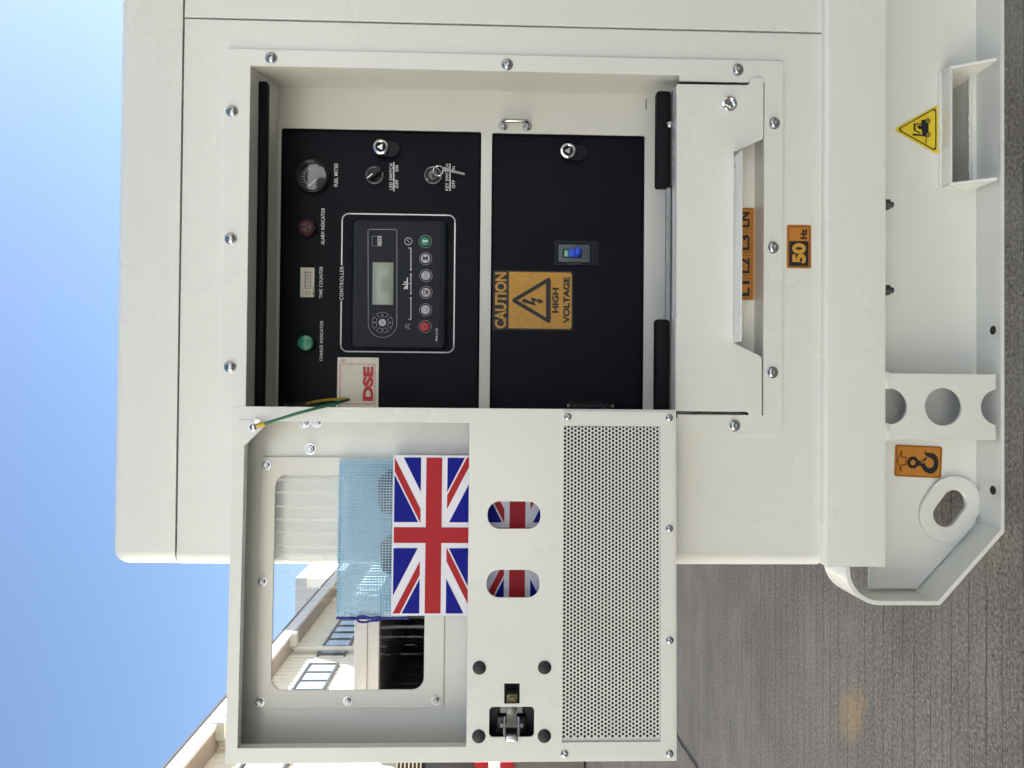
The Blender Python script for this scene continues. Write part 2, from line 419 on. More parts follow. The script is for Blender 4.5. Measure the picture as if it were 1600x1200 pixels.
# parked machine at the picture's lower edge: slatted grille, dark body, red and white band
def wp(px, py, y): return F.at(px, py, y)
YP = 5.0
xr_ = wp(700, 1189.0, YP).x; xl_ = xr_ - 1.5
pm = empty('parked_machine', 'dark machine with slatted grille and red and white base band cut by the picture edge', 'machine', (xr_, YP, 0))
def zz(px): return wp(px, 1195, YP).z
MB().box(-1.5, -.01, .02, 1.4, zz(742), zz(664), .01).build('body', mat('dark_body', (.05, .048, .05), .5, var=.3, vscale=5), pm)
MB().box(-1.49, -.02, .03, 1.4, zz(664), zz(618)).build('grille_backing', DARK, pm)
for i in range(7):
    z_ = zz(619 + i * 6.2); MB().box(-1.5, -.005, -.01, .03, z_ - .012, z_).build('slat', mat('slat_cream', (.6, .55, .46), .5) if i == 0 else bpy.data.materials['slat_cream'], pm)
for a_, b_, mm_ in ((742, 763, FLAGRED), (763, 782, WHITEINK), (782, 803, FLAGRED)):
    MB().box(-1.5, -.005, -.02, .05, zz(b_) + .002, zz(a_), .004).build('band', mm_, pm)
MB().box(-1.5, -.01, .05, 1.4, .02, zz(803)).build('plinth', mat('plinth_concrete', (.16, .15, .145), .8, var=.3, vscale=6), pm)

# buildings outside the picture: they shade the yard and bounce light back, and show in the gauge glass
rb = empty('shade_building', 'tall warehouse to the right of the yard, outside the picture', 'warehouse', (3.9, 0, 0))
MB().box(0, 9, -6.5, 6.1, 0, 7.2).build('wall', CREAMW, rb); MB().box(-.1, 9.2, -6.6, 6.2, 7.2, 7.4).build('roof', GREYW, rb)
sc2 = empty('shade_box', 'unseen grey container standing out of sight behind the generator set', 'blocker', (1.65, 4.8, 0))  # unseen occluder added to keep the ground beyond the door in shade
MB().box(-1.3, 1.3, 0, 4.2, .12, 3.7, .03).build('wall', GREYW, sc2)
for x_ in (-1.25, 1.1): MB().box(x_, x_ + .15, .05, 4.1, 0, .12).build('skid', DULL, sc2)
rk = empty('shade_block', 'unseen grey block added behind the generator set to shade the warehouse wall', 'building', (1, 18.2, 0))  # out-of-view sun blocker added for the shadow on the warehouse wall
MB().box(-2.9, 3, 0, 5.4, 0, 9.2).build('wall', GREYW, rk); MB().box(-2.95, 3.05, -.05, 5.45, 9.2, 9.4).build('roof', GREYW, rk)
fb = empty('facing_warehouse', 'white warehouse with open dark loading bays across the yard behind the photographer', 'warehouse', (0, -11, 0))
FACEW = mat('white_sheeting', (.73, .75, .76), .5, var=.06, vscale=2)
m_ = MB(); m_.box(-20, 16, -8, -3, 0, 6.2); m_.box(-20, 16, -3, -.1, 3.1, 6.2)
for i in range(7): m_.box(-20 + i * 5.85, -17.6 + i * 5.85, -3, -.1, 0, 3.1)
m_.build('wall', FACEW, fb)
MB().box(-20, 16, -2.9, -2.8, 0, 3.05).build('bay_curtain', mat('bay_dark', (.03, .03, .032), .8), fb)
MB().box(-20.2, 16.2, -8.2, .25, 6.2, 6.5).build('roof', GREYW, fb)

# ================================================================== THE GENERATOR SET
gen = empty('generator_set', 'large cream generator set with its control compartment open', 'generator', (0, 0, 0))
XL = F.at(742, 880.5, .02).x                     # left side
XR = F.at(800, -260, 0).x                        # right end, outside the picture
DEP = 2.6
z_roof0 = F.at(280.0, 450, 0).z; z_roof1 = F.at(191, 450, 0.03).z
z_fp1 = F.at(282.0, 450, 0).z; z_fp0 = F.at(1283.5, 450, 0).z
x_seam = F.at(800, 40, 0).x
# roof
m_ = MB(); m_.box(XL, XR, -.002, DEP, z_roof0, z_roof1)
es = [e for e in m_.b.edges if not all(abs(v.co.z - z_roof0) < 1e-6 for v in e.verts)]
bmesh.ops.bevel(m_.b, geom=es, offset=.026, segments=6, profile=.5, affect='EDGES')
m_.build('roof', PAINT, gen)
# side panel with the rounded front corner
rc = .02
arc = [(XL + rc - rc * math.cos(R(90 * i / 8)), rc - (rc + .0003) * math.sin(R(90 * i / 8))) for i in range(9)]   # from (XL, rc) to (XL+rc, 0)
m_ = MB(); m_.prism_z(arc + [(XL + rc + .0022, -.0003), (XL + rc + .0022, .0042), (XL + .004, .03), (XL + .004, DEP), (XL, DEP)], z_fp0, z_fp1); m_.build('side_panel', PAINT, gen)
MB().box(XR - .004, XR, 0, DEP, z_fp0, z_fp1).box(XL, XR, DEP - .004, DEP, z_fp0, z_fp1).build('rear_panel', PAINT, gen)
# opening of the compartment
ox0, ox1, oz0, oz1 = F.rect(388, 1192, 112, 652, 0)
plate('front_panel', [rr(XL + rc + .0005, x_seam - .0015, z_fp0, z_fp1, 0), rr(ox0, ox1, oz0, oz1, 0)], 0, .004, PAINT, gen, bev=.0012)
plate('front_panel', [rr(x_seam + .0015, XR - .004, z_fp0, z_fp1, 0)], 0, .004, PAINT, gen, bev=.0012)
MB().box(XL + .008, XR, .012, .03, z_fp1 - .03, z_roof0 + .02).box(x_seam - .02, x_seam + .02, .007, .02, z_fp0, z_fp1).box(XL + .008, XR, .008, .03, z_fp0 - .02, z_fp0 + .004).build('seam_backing', PAINT2, gen)

# frame plate round the opening: it narrows beside the terminal cover
zn = F.at(1059, 400, 0).z; xn0, xn1 = F.at(1110, 647.8, 0).x, F.at(1110, 129.3, 0).x
hole = [(xn0, oz0), (xn1, oz0), (xn1, zn), (ox1 - .001, zn), (ox1 - .001, oz1 - .001), (ox0 + .001, oz1 - .001), (ox0 + .001, zn), (xn0, zn)]
fx0, fx1, fz0, fz1 = F.rect(349, 1223, 86, 677, -.003)
fr_ = plate('compartment_frame', [rr(fx0, fx1, fz0, fz1, .008), hole], -.0045, -.0002, PAINT, gen, bev=.0008)
# button-head bolts
def button_bolt():
    m_ = MB(); r = .0083
    m_.lathe([(r * 1.18, 0), (r * 1.18, .0012), (r * 1.05, .0014), (r * 1.0, .0016), (r * .96, .003), (r * .8, .0047), (r * .55, .0056), (r * .42, .0058)], (0, 0, 0), 24)
    m_.lathe([(r * .42, .0058), (r * .42, .0022), (0, .0020)], (0, 0, 0), 6)
    return m_.mesh('bolt')
BB = button_bolt()
for px, py in ((424, 91), (792, 101.5), (1152, 109.5), (1209, 193), (1207, 387), (1206, 582), (1147, 665), (363, 174), (361, 373), (360, 573)):
    p = F.at(px, py, -.004); link('bolt', BB, STEEL, fr_, (p.x, -.0045, p.z), (0, random.uniform(0, 6), 0))

def pan_screw():
    m_ = MB(); r = .0052
    m_.lathe([(r * 1.15, 0), (r * 1.1, .0008), (r * .8, .0022), (r * .45, .0028), (r * .42, .0012), (0, .0010)], (0, 0, 0), 18); return m_.mesh('screw')
SCR = pan_screw()
# recess behind the opening
YB = .165
bx0, bx1, bz0, bz1 = F.rect(433, 1044, 142, 690, YB)
bx0 = ox0 - .03
m_ = MB()
fb0 = F.at(1057, 300, 0).z
m_.quad((ox0, 0, oz1), (ox1, 0, oz1), (bx1, YB, bz1), (bx0, YB, bz1))
m_.quad((ox1, 0, oz1), (ox1, 0, fb0 - .03), (bx1, YB, bz0 - .03), (bx1, YB, bz1))
m_.quad((ox0, 0, oz1), (ox0, 0, fb0 - .03), (bx0, YB, bz0 - .03), (bx0, YB, bz1))
m_.quad((ox0, .03, fb0 - .012), (ox1, .03, fb0 - .012), (bx1 + .01, YB, fb0 - .03), (bx0, YB, fb0 - .03))
rec = m_.build('recess', PAINT2, gen, smooth=0)
h1 = F.rect(437, 750, 203, 655, YB); h2 = F.rect(767, 1006, 210, 655, YB)
plate('back_flange', [rr(bx0, bx1 + .0005, bz0 - .03, bz1 + .0005, 0), rr(*h1, .004), rr(*h2, .004)], YB - .0015, YB + .003, PAINT2, rec, bev=.0009)
# small slots and joints in the flange corners
for c in (((431, 432.2), (140, 154)), ((1009, 1010.2), (155, 170))):
    x0, x1, z0, z1 = F.rect(c[0][0], c[0][1], c[1][0], c[1][1], YB - .002); MB().box(x0, x1, YB - .002, YB, z0, z1).build('slot', DARK, rec)
# rubber seals
sx0, sx1 = F.at(405, 660, .04).x, F.at(405, 124.5, .04).x
m_ = MB(); zc = oz1 - .0075
m_.box(sx0, sx1, .0426, .060, oz1 - .014, oz1 + .004, .004, 3); m_.build('rubber_seal', RUBBER, rec)
YLIP = .03
zl = F.at(1040, 400, YLIP).z
m_ = MB(); m_.box(ox0 - .02, F.at(1040, 146, YLIP).x + .004, YLIP, YLIP + .003, zl - .05, zl); m_.build('floor_lip', STEEL, rec)
for pa, pb in ((143, 294), (499, 660)):
    x0, x1 = F.at(1035, pb, YLIP).x, F.at(1035, pa, YLIP).x
    zt = F.at(1025, 220, YLIP).z
    MB().box(x0, x1, YLIP - .006, YLIP + .014, zt - .024, zt, .005, 3).build('rubber_seal', RUBBER, rec)
    MB().box(x0 + .002, x1 - .002, YLIP - .0075, YLIP - .0055, zt - .034, zt - .0245).build('seal_clip', DULL, rec)
p = F.at(1047, 194, YLIP - .008); link('rivet', SCR, STEEL, rec, (p.x, YLIP - .0076, p.z)); 
# small wire handle
p0, p1 = F.at(786, 197.5, YB), F.at(823.5, 198, YB); pr = .030
pts = [(p0.x, YB, p0.z), (p0.x, YB - pr * .7, p0.z)]
for i in range(6): a = R(90 * i / 5); pts.append((p0.x, YB - pr * .75 - .007 * math.sin(a), p0.z - .007 * (1 - math.cos(a))))
for i in range(6): a = R(90 * (5 - i) / 5); pts.append((p1.x, YB - pr * .75 - .007 * math.sin(a), p1.z + .007 * (1 - math.cos(a))))
pts += [(p1.x, YB - pr * .7, p1.z), (p1.x, YB, p1.z)]
m_ = MB(); m_.tube(pts, .0035, 10)
for p in (p0, p1): m_.lathe([(.009, 0), (.009, .002), (.007, .002), (.007, .007), (.003, .0075)], (p.x, YB - .0015, p.z), 16)
m_.build('wire_handle', STEEL, rec)

# ------------------------------------------------------------------ upper control panel
YP1 = YB + .004
def panel(name, hx, parent=gen):
    x0, x1, z0, z1 = hx; gp = .0028
    return plate(name, [rr(x0 + gp, x1 - gp, z0 + gp, z1 - gp, .003)], YP1, YP1 + .004, BLACKP, parent, bev=.001)
cp = panel('control_panel', h1); lp = panel('lower_panel', h2)
MB().box(bx0 - .02, bx1 + .02, YP1 + .010, YP1 + .014, bz0 - .06, bz1 + .02).build('inner_backing', DARK, gen)
YI = YP1 - .0006                                  # print plane
def T(s, px0, px1, pyl, pyr, bold=.006, m=WHITEINK, parent=None, y=None, fr=None): return text(s, fr or F, px0, px1, pyl, pyr, YI if y is None else y, m, parent or cp, bold, space=1.12)
T('FUEL METER', 522.3, 528, 291.5, 255)
T('ALARM INDICATOR', 501.7, 507.2, 382, 325)
T('TIME COUNTER', 499, 504, 466, 416.5)
T('CHARGE INDICATOR', 499.8, 504.6, 564, 501)
T('CONTROLLER', 531, 536.6, 469, 416)
T('LED SWITCH', 608.4, 613.4, 296.4, 255.5); T('OFF', 617.6, 622.6, 294, 281); T('ON', 617.6, 622.6, 268, 258.5)
T('KEY SWITCH', 696, 701, 297.6, 256); T('OFF', 706, 711, 294, 281.5); T('ON', 706.5, 711, 269, 260)
for px, a_, b_ in ((615.4, 254, 298.5), (703.2, 256, 297.6)):
    decal('underline', line_loop([F.xz(px, a_, YI), F.xz(px, b_, YI)], .0017), YI, WHITEINK, cp)
# white outline round the controller, broken for the word
cx0, cx1, cz0, cz1 = F.rect(533.5, 710, 335, 550, YI)
o_ = rr(cx0, cx1, cz0, cz1, .0125, 6)
gl, gr = F.at(533.5, 471.5, YI).x, F.at(533.5, 413.5, YI).x
o_ = o_[:14] + [(gr, cz1)], [(gl, cz1)] + o_[14:] + [o_[0]]
decal('outline', line_loop(o_[0], .0024) + line_loop(o_[1], .0024), YI, WHITEINK, cp)
# fuel gauge
c = F.at(490, 277, YP1); r = F.mm(490, 277, YP1, 27)
m_ = MB(); m_.lathe([(r, 0), (r, .010), (r * .97, .013), (r * .90, .014), (r * .84, .013), (r * .80, .009), (r * .76, .006), (r * .76, .003)], (c.x, YP1, c.z), 40)
m_.build('fuel_gauge', BLACK, cp)
decal('gauge_face', [circ(c.x, c.z, r * .78, 40)], YP1 - .0032, mat('gauge_face', (.02, .021, .023), .4), cp)
sc = []
for i in range(9):
    a = R(150 - 15 * i); k = .62 if i % 2 else .66
    sc += line_loop([(c.x + r * .54 * math.cos(a), c.z + r * .54 * math.sin(a)), (c.x + r * k * math.cos(a), c.z + r * k * math.sin(a))], .0007)
arcp = [(c.x + r * .52 * math.cos(R(150 - 6 * i)), c.z + r * .52 * math.sin(R(150 - 6 * i))) for i in range(21)]
decal('gauge_scale', sc + line_loop(arcp, .0005), YP1 - .0036, WHITEINK, cp)
decal('gauge_needle', line_loop([(c.x - r * .06, c.z - r * .30), F.xz(483.5, 292, YP1)], .0016), YP1 - .0046, WHITEINK, cp)
MB().lathe([(r * .79, .0080), (r * .5, .0090), (0, .0095)], (c.x, YP1, c.z), 32).build('gauge_glass', GAUGEGLASS, cp)
# alarm buzzer
c = F.at(481.5, 357.5, YP1); r = F.mm(480, 357, YP1, 13.6)
m_ = MB(); m_.lathe([(r, 0), (r, .010), (r * .95, .013), (r * .86, .0135), (r * .84, .012), (0, .0115)], (c.x, YP1, c.z), 32); m_.build('alarm_buzzer', MAROON, cp)
pl = []
for k in range(6):
    a0, a1 = R(60 * k + 8), R(60 * k + 52)
    pl.append([(c.x + r * q_ * math.cos(a), c.z + r * q_ * math.sin(a)) for q_, a in ((.68, a0), (.68, (a0 + a1) / 2), (.68, a1), (.76, a1), (.76, (a0 + a1) / 2), (.76, a0))])
decal('sound_slots', pl, YP1 - .0124, DARK, cp)
MB().lathe([(r * .58, .0117), (r * .56, .0135), (0, .0138)], (c.x, YP1, c.z), 24).build('buzzer_grille', MAROON2, cp)
decal('buzzer_vanes', [[(c.x, c.z)] + [(c.x + r * .5 * math.cos(a), c.z + r * .5 * math.sin(a)) for a in (R(90 + 120 * k - 28), R(90 + 120 * k), R(90 + 120 * k + 28))] for k in range(3)] + [circ(c.x, c.z, r * .08, 8)], YP1 - .0142, MAROON, cp)
# hour counter
x0, x1, z0, z1 = F.rect(469, 491, 418, 464, YP1 - .006)
m_ = MB(); m_.box(x0, x1, YP1 - .006, YP1 + .002, z0, z1, .0008); m_.build('hour_counter', IVORY, cp)
a_ = F.rect(476.2, 486, 424.5, 451, YP1 - .006)
decal('counter_window', [rr(*a_)], YP1 - .0064, mat('counter_shade', (.12, .115, .10), .5), cp)
b_ = F.rect(477.6, 485.4, 425.6, 450.4, YP1 - .006); nd = 5; dw = (b_[1] - b_[0]) / nd
for i in range(nd): MB().box(b_[0] + i * dw + .0003, b_[0] + (i + 1) * dw - .0003, YP1 - .0072, YP1 - .0062, b_[2], b_[3], .0003).build('digit_wheel', IVORY, cp)
for i, ch in enumerate('00002'):
    zc_ = 449 - i * 4.9
    text(ch, F, 478.6, 484.4, zc_ - .6, zc_ - 3.4, YP1 - .0076, GREYINK, cp, 0, 'digit')
a_ = F.rect(477.5, 484.5, 456, 459.6, YP1 - .006); decal('counter_mark', line_loop(rr(*a_), .0008, True), YP1 - .0065, BLACKINK, cp)
text('QUARTZ', F, 488.6, 490.2, 454, 446.5, YP1 - .0065, BLACKINK, cp, .01); text('HOURS', F, 472.5, 474.3, 460.6, 452, YP1 - .0065, GREYINK, cp, .01)
a_ = F.rect(488.7, 490.2, 455.6, 460.6, YP1 - .006); decal('counter_mark', [rr(*a_)], YP1 - .0065, BLACKINK, cp)
# charge lamp
c = F.at(480, 536.5, YP1); r = F.mm(480, 536, YP1, 13.6)
MB().lathe([(r, 0), (r * 1.0, .006), (r * .93, .008), (r * .88, .008)], (c.x, YP1, c.z), 32).build('lamp_collar', BLACK, cp)
MB().lathe([(r * .88, .007), (r * .88, .013), (r * .83, .0155), (r * .4, .017), (0, .0172)], (c.x, YP1, c.z), 32).build('charge_lamp', GREEN, cp)
# lock on black boss
def lock(pxc, pyc, parent, y, boss=True):
    c = F.at(pxc, pyc, y - .018); r = F.mm(pxc, pyc, y - .018, 12.4)
    if boss:
        e = F.at(pxc + 17, pyc + 3.5, y - .008); c2 = Vector((c.x, 0, c.z)); e2 = Vector((e.x, 0, e.z)); ln = (e2 - c2).length
        ang = math.atan2(e.z - c.z, e.x - c.x); poly = []
        for i in range(13): a = ang - math.pi / 2 + math.pi * i / 12; poly.append((e.x + r * .98 * math.cos(a), e.z + r * .98 * math.sin(a)))
        for i in range(13): a = ang + math.pi / 2 + math.pi * i / 12; poly.append((c.x + r * .98 * math.cos(a), c.z + r * .98 * math.sin(a)))
        m_ = MB()
        A = [m_.b.verts.new((x, y, z)) for x, z in poly]; n = len(poly)
        B = [m_.b.verts.new((x, y - .011 if i < 13 else y - .0165, z)) for i, (x, z) in enumerate(poly)]
        for i in range(n): m_.b.faces.new((A[i], A[(i + 1) % n], B[(i + 1) % n], B[i]))
        m_.b.faces.new(B); m_.build('lock_boss', BLACK, parent)
    h = .0165 if boss else 0
    m_ = MB(); m_.lathe([(r, h), (r, h + .002), (r * .93, h + .004), (r * .72, h + .0048), (r * .64, h + .004), (r * .62, h - .004 if boss else .0006), (0, h - .005 if boss else .0005)], (c.x, y, c.z), 36); o = m_.build('lock', CHROME, parent)
    tri = [(c.x + r * .46 * math.cos(R(90 + 120 * k)), c.z + r * .46 * math.sin(R(90 + 120 * k))) for k in range(3)]
    m_ = MB(); m_.prism(tri, y - h - .0035, y - h + .004 if boss else y); m_.build('lock_core', STEEL, parent)
    if boss:
        m_ = MB(); m_.box(c.x - r * .42, c.x + r * .02, y - h - .0042, y - h - .0005, c.z - r * .5, c.z - r * .2); m_.build('lock_slot', DARK, parent)
lock(595, 230, cp, YP1); lock(887.5, 236, lp, YP1)
# lamp switch and key switch
def selector(pxc, pyc):
    c = F.at(pxc, pyc, YP1 - .006); r = F.mm(pxc, pyc, YP1 - .006, 13.5)
    MB().lathe([(r * 1.02, 0), (r * 1.02, .002), (r * .98, .0035), (0, .0035)], (c.x, YP1, c.z), 36).build('switch_base', BLACK, cp)
    MB().lathe([(r * 1.0, .0030), (r * 1.0, .0066), (r * .96, .0074), (r * .91, .0066), (r * .90, .0030)], (c.x, YP1, c.z), 40).build('switch_ring', SATIN, cp)
    return c, r
c, r = selector(585, 273.5)
dv = Vector((F.at(573.5, 280, YP1).x - F.at(594, 263, YP1).x, F.at(573.5, 280, YP1).z - F.at(594, 263, YP1).z)).normalized(); nv = Vector((-dv.y, dv.x))
cc = Vector((c.x, c.z)); poly = [cc + dv * r * .95 + nv * r * .26, cc + dv * r * .95 - nv * r * .26, cc - dv * r * 1.02 - nv * r * .30, cc - dv * r * 1.02 + nv * r * .30]
m_ = MB(); m_.prism([tuple(p) for p in poly], YP1 - .019, YP1 - .005); bmesh.ops.bevel(m_.b, geom=m_.b.edges[:], offset=.0014, segments=2, affect='EDGES'); m_.build('switch_lever', BLACK, cp)
decal('pointer', line_loop([tuple(cc + dv * r * .86), tuple(cc + dv * r * .18)], .0022), YP1 - .0193, WHITEINK, cp)
c, r = selector(676.5, 273.5)
MB().lathe([(r * .60, .003), (r * .60, .0065), (r * .52, .0078), (r * .2, .0078)], (c.x, YP1, c.z), 28).lathe([(r * .2, .0078), (r * .2, .006), (0, .006)], (c.x, YP1, c.z), 28).build('key_barrel', DULL, cp)
p = F.at(667, 280.5, YP1 - .0065); MB().lathe([(.0017, 0), (.0014, .0012), (0, .0014)], (p.x, YP1 - .0055, p.z), 12).build('index_dot', WHITEINK, cp)
# hinge and screws of the black panels
for par, pa, pb in ((cp, 448, 525), (lp, 889, 955)):
    p0 = F.at(pa, 634, YP1 - .006); p1 = F.at(pb, 634, YP1 - .006); n = 5; st_ = (p0.z - p1.z) / n
    m_ = MB()
    for i in range(n): m_.tube([(p0.x, YP1 - .006, p0.z - i * st_ - .0006), (p0.x, YP1 - .006, p0.z - (i + 1) * st_ + .0006)], .006, 12)
    m_.box(p0.x, p0.x + .008, YP1 - .0025, YP1 + .001, p1.z, p0.z); m_.build('hinge', BLACK, par)
    for zz_ in (p0.z + .002, p1.z - .002): MB().tube([(p0.x, YP1 - .006, zz_ - .0018), (p0.x, YP1 - .006, zz_ + .0018)], .0035, 10).build('hinge_pin', STEEL, par)
# ------------------------------------------------------------------ controller
x0, x1, z0, z1 = F.rect(548, 698, 342.5, 546, YP1 - .012)
m_ = MB(); m_.box(x0, x1, YP1 - .013, YP1, z0, z1)
vv = [e for e in m_.b.edges if abs(e.verts[0].co.x - e.verts[1].co.x) < 1e-6 and abs(e.verts[0].co.z - e.verts[1].co.z) < 1e-6]
bmesh.ops.bevel(m_.b, geom=vv, offset=.012, segments=5, profile=.5, affect='EDGES')
fe = [e for e in m_.b.edges if all(abs(v.co.y - (YP1 - .013)) < 1e-6 for v in e.verts)]
bmesh.ops.bevel(m_.b, geom=fe, offset=.006, segments=4, profile=.5, affect='EDGES')
ct = m_.build('controller', HOUSING, gen)
x0, x1, z0, z1 = F.rect(557, 688, 349, 540, YP1 - .0135)
YF = YP1 - .0142
plate('fascia', [rr(x0, x1, z0, z1, .004)], YF, YF + .0016, mat('fascia_film', (.007, .010, .019), .42, spec=.25), ct, bev=.0004)
yi = YF - .0005
def P(px, py): return F.xz(px, py, yi)
def line(pts, wpx=1.0, m=GREYINK, closed=False, name='marking', y=None): return decal(name, line_loop([P(*p) for p in pts], F.mm(640, 450, yi, wpx), closed), yi if y is None else y, m, ct)
def arcpx(cx, cy, r, a0, a1, n=12): return [(cx + r * math.cos(R(a0 + (a1 - a0) * i / n)), cy + r * math.sin(R(a0 + (a1 - a0) * i / n))) for i in range(n + 1)]
# pill shaped outline (semicircle towards larger py)
pill = arcpx(577.5, 361, 2.5, 180, 270, 4) + arcpx(617.5, 361, 2.5, 270, 360, 4) + arcpx(597.7, 505, 22.3, 0, 180, 18)
line(pill, .9, GREYINK, True)
x0, x1, z0, z1 = F.rect(582, 614.5, 410, 476, yi); 
MB().box(x0 - .001, x1 + .001, YF - .0003, YF + .001, z0 - .001, z1 + .001).build('screen_bezel', BLACK, ct)
MB().box(x0, x1, YF - .0008, YF, z0, z1, .0002).build('screen', LCD, ct)
# navigation pad
for k in range(4):
    a = 90 * k
    seg = arcpx(597.5, 504, 16, a - 36, a + 36, 10) + arcpx(597.5, 504, 9.4, a + 32, a - 32, 8)
    line(seg, .8, GREYINK, True)
    tr = [(597.5 + 12.2 * math.cos(R(a)) + 1.5 * math.cos(R(-90 + 120 * j)), 504 + 12.2 * math.sin(R(a)) + 1.5 * math.sin(R(-90 + 120 * j))) for j in range(3)]
    decal('arrow', [[P(*p) for p in tr]], yi, WHITEINK, ct)
def button(px, py, m, rp=7.2):
    c = F.at(px, py, YF); r = F.mm(px, py, YF, rp)
    line([(px + 9.7 * math.cos(R(i * 12)), py + 9.7 * math.sin(R(i * 12))) for i in range(30)], .9, GREYINK, True)
    MB().lathe([(r * 1.12, 0), (r * 1.10, .0008), (r, .0010)], (c.x, YF, c.z), 28).build('button_collar', BLACK, ct)
    MB().lathe([(r, .0006), (r * .96, .0018), (r * .8, .0023), (0, .0024)], (c.x, YF, c.z), 28).build('button', m, ct)
    return c, r, YF - .0029
c = F.at(597.5, 504, YF); r = F.mm(597, 504, YF, 5.8); MB().lathe([(r, 0), (r * .95, .0012), (0, .0016)], (c.x, YF, c.z), 24).build('button', BTNW, ct)
decal('tick', line_loop([(c.x - .0022, c.z), (c.x - .0004, c.z - .002), (c.x + .0026, c.z + .002)], .0009), YF - .002, BLACKINK, ct)
c, r, yb_ = button(664.5, 377.3, GREEN); decal('icon', line_loop([(c.x, c.z - r * .42), (c.x, c.z + r * .42)], r * .3), yb_, WHITEINK, ct)
c, r, yb_ = button(665, 404, BTNW); decal('icon', [[(c.x - r * .5, c.z + r * .55), (c.x + r * .5, c.z + r * .55), (c.x + r * .16, c.z), (c.x - r * .16, c.z)], [(c.x - r * .16, c.z), (c.x + r * .16, c.z), (c.x + r * .5, c.z - r * .3), (c.x + r * .5, c.z - r * .5), (c.x - r * .5, c.z - r * .5), (c.x - r * .5, c.z - r * .3)]], yb_, BLACKINK, ct)
c, r, yb_ = button(665.5, 430.5, BTNW); decal('icon', line_loop(rr(c.x - r * .68, c.x + r * .68, c.z - r * .34, c.z + r * .34), r * .12, True) + [rr(c.x - r * .5 + i * r * .27, c.x - r * .34 + i * r * .27, c.z - r * .2, c.z + r * .2) for i in range(4)], yb_, GREYINK, ct)
c, r, yb_ = button(665.5, 457, BTNW); decal('icon', [rr(c.x - r * .5, c.x + r * .5, c.z - r * .5, c.z - r * .15)] + line_loop([(c.x - r * .5, c.z + r * .45), (c.x, c.z - r * .2), (c.x + r * .5, c.z + r * .45)], r * .16) + line_loop([(c.x - r * .45, c.z + r * .5), (c.x + r * .45, c.z + r * .5)], r * .13), yb_, BROWN, ct)
c, r, yb_ = button(665, 484, BTNW); decal('icon', line_loop(circ(c.x, c.z + r * .1, r * .42, 14), r * .1, True) + line_loop([(c.x - r * .45, c.z - r * .55), (c.x - r * .1, c.z - r * .3), (c.x + r * .3, c.z - r * .55)], r * .1), yb_, GREYINK, ct)
c, r, yb_ = button(664, 510.3, REDINK); decal('icon', line_loop(circ(c.x, c.z, r * .36, 18), r * .2, True), yb_, WHITEINK, ct)
# mimic diagram
line([(638 + 5.6 * math.cos(R(i * 15)), 377 + 5.6 * math.sin(R(i * 15))) for i in range(24)], 1, WHITEINK, True)
line([(638 + 1.6 * math.sin(R(i * 30)), 379.6 - i * .43) for i in range(13)], .8, WHITEINK)
line([(638.5, 387.5), (642, 387.5), (642, 421)], 1, WHITEINK); line([(642, 428.5), (642, 458)], 1, WHITEINK); line([(642, 466), (642, 499), (638.5, 499)], 1, WHITEINK)
decal('node', [[P(642 + 1.3 * math.cos(R(60 * j)), py + 1.3 * math.sin(R(60 * j))) for j in range(6)] for py in (421.5, 428.5, 458.5, 465.5)], yi - .0003, WHITEINK, ct)
decal('icon', [[P(a, b) for a, b in ((a0, b0), (a1, b0), (a1, b1), (a0, b1))] for a0, a1, b0, b1 in ((635.6, 637.2, 434, 452), (631.2, 635.2, 440, 441.6), (629.4, 635.2, 443.5, 445), (633, 635.2, 446.5, 451), (631, 632.6, 449, 452), (637.3, 641.6, 443, 443.6))], yi - .0003, WHITEINK, ct)
decal('icon', line_loop([P(632, 510), P(642, 506)], .0008) + line_loop([P(632, 510), P(642, 514)], .0008) + line_loop([P(635, 505), P(635, 515)], .0008) + line_loop([P(638, 505.5), P(638, 514.5)], .0008), yi, GREYINK, ct)
# maker's mark: dark square with the three letters in a white box
line([(581.6, 369.2), (596, 369.2), (596, 384.2), (581.6, 384.2)], .5, GREYINK, True)
x0, x1, z0, z1 = F.rect(590, 596.2, 369, 384.4, yi); decal('marking', [rr(x0, x1, z0, z1)], yi - .0003, WHITEINK, ct)
text('DSE', F, 590.5, 595.8, 383.8, 369.6, yi - .0006, BLACKINK, ct, .03)
text('Made in U.K.', F, 680.2, 683.6, 533, 512, yi, WHITEINK, ct, .01)
# silver sticker
x0, x1, z0, z1 = F.rect(527, 591.5, 558.5, 640, YP1)
ss = plate('silver_sticker', [rr(x0, x1, z0, z1, .001)], YP1 - .0007, YP1 - .0001, SILVERV, gen)
a_ = F.rect(531.5, 586, 569, 631, YP1); decal('border', line_loop(rr(*a_), .0010, True), YP1 - .0010, REDINK, ss)
text('DSE', F, 567, 583.5, 626.5, 572.5, YP1 - .0012, REDINK, ss, .06)
c = F.xz(536.5, 563.5, YP1); decal('emblem', line_loop(circ(c[0], c[1], .0032, 16), .0006, True), YP1 - .0010, REDINK, ss); text('R', F, 535, 538.2, 564.8, 562.2, YP1 - .0010, REDINK, ss)

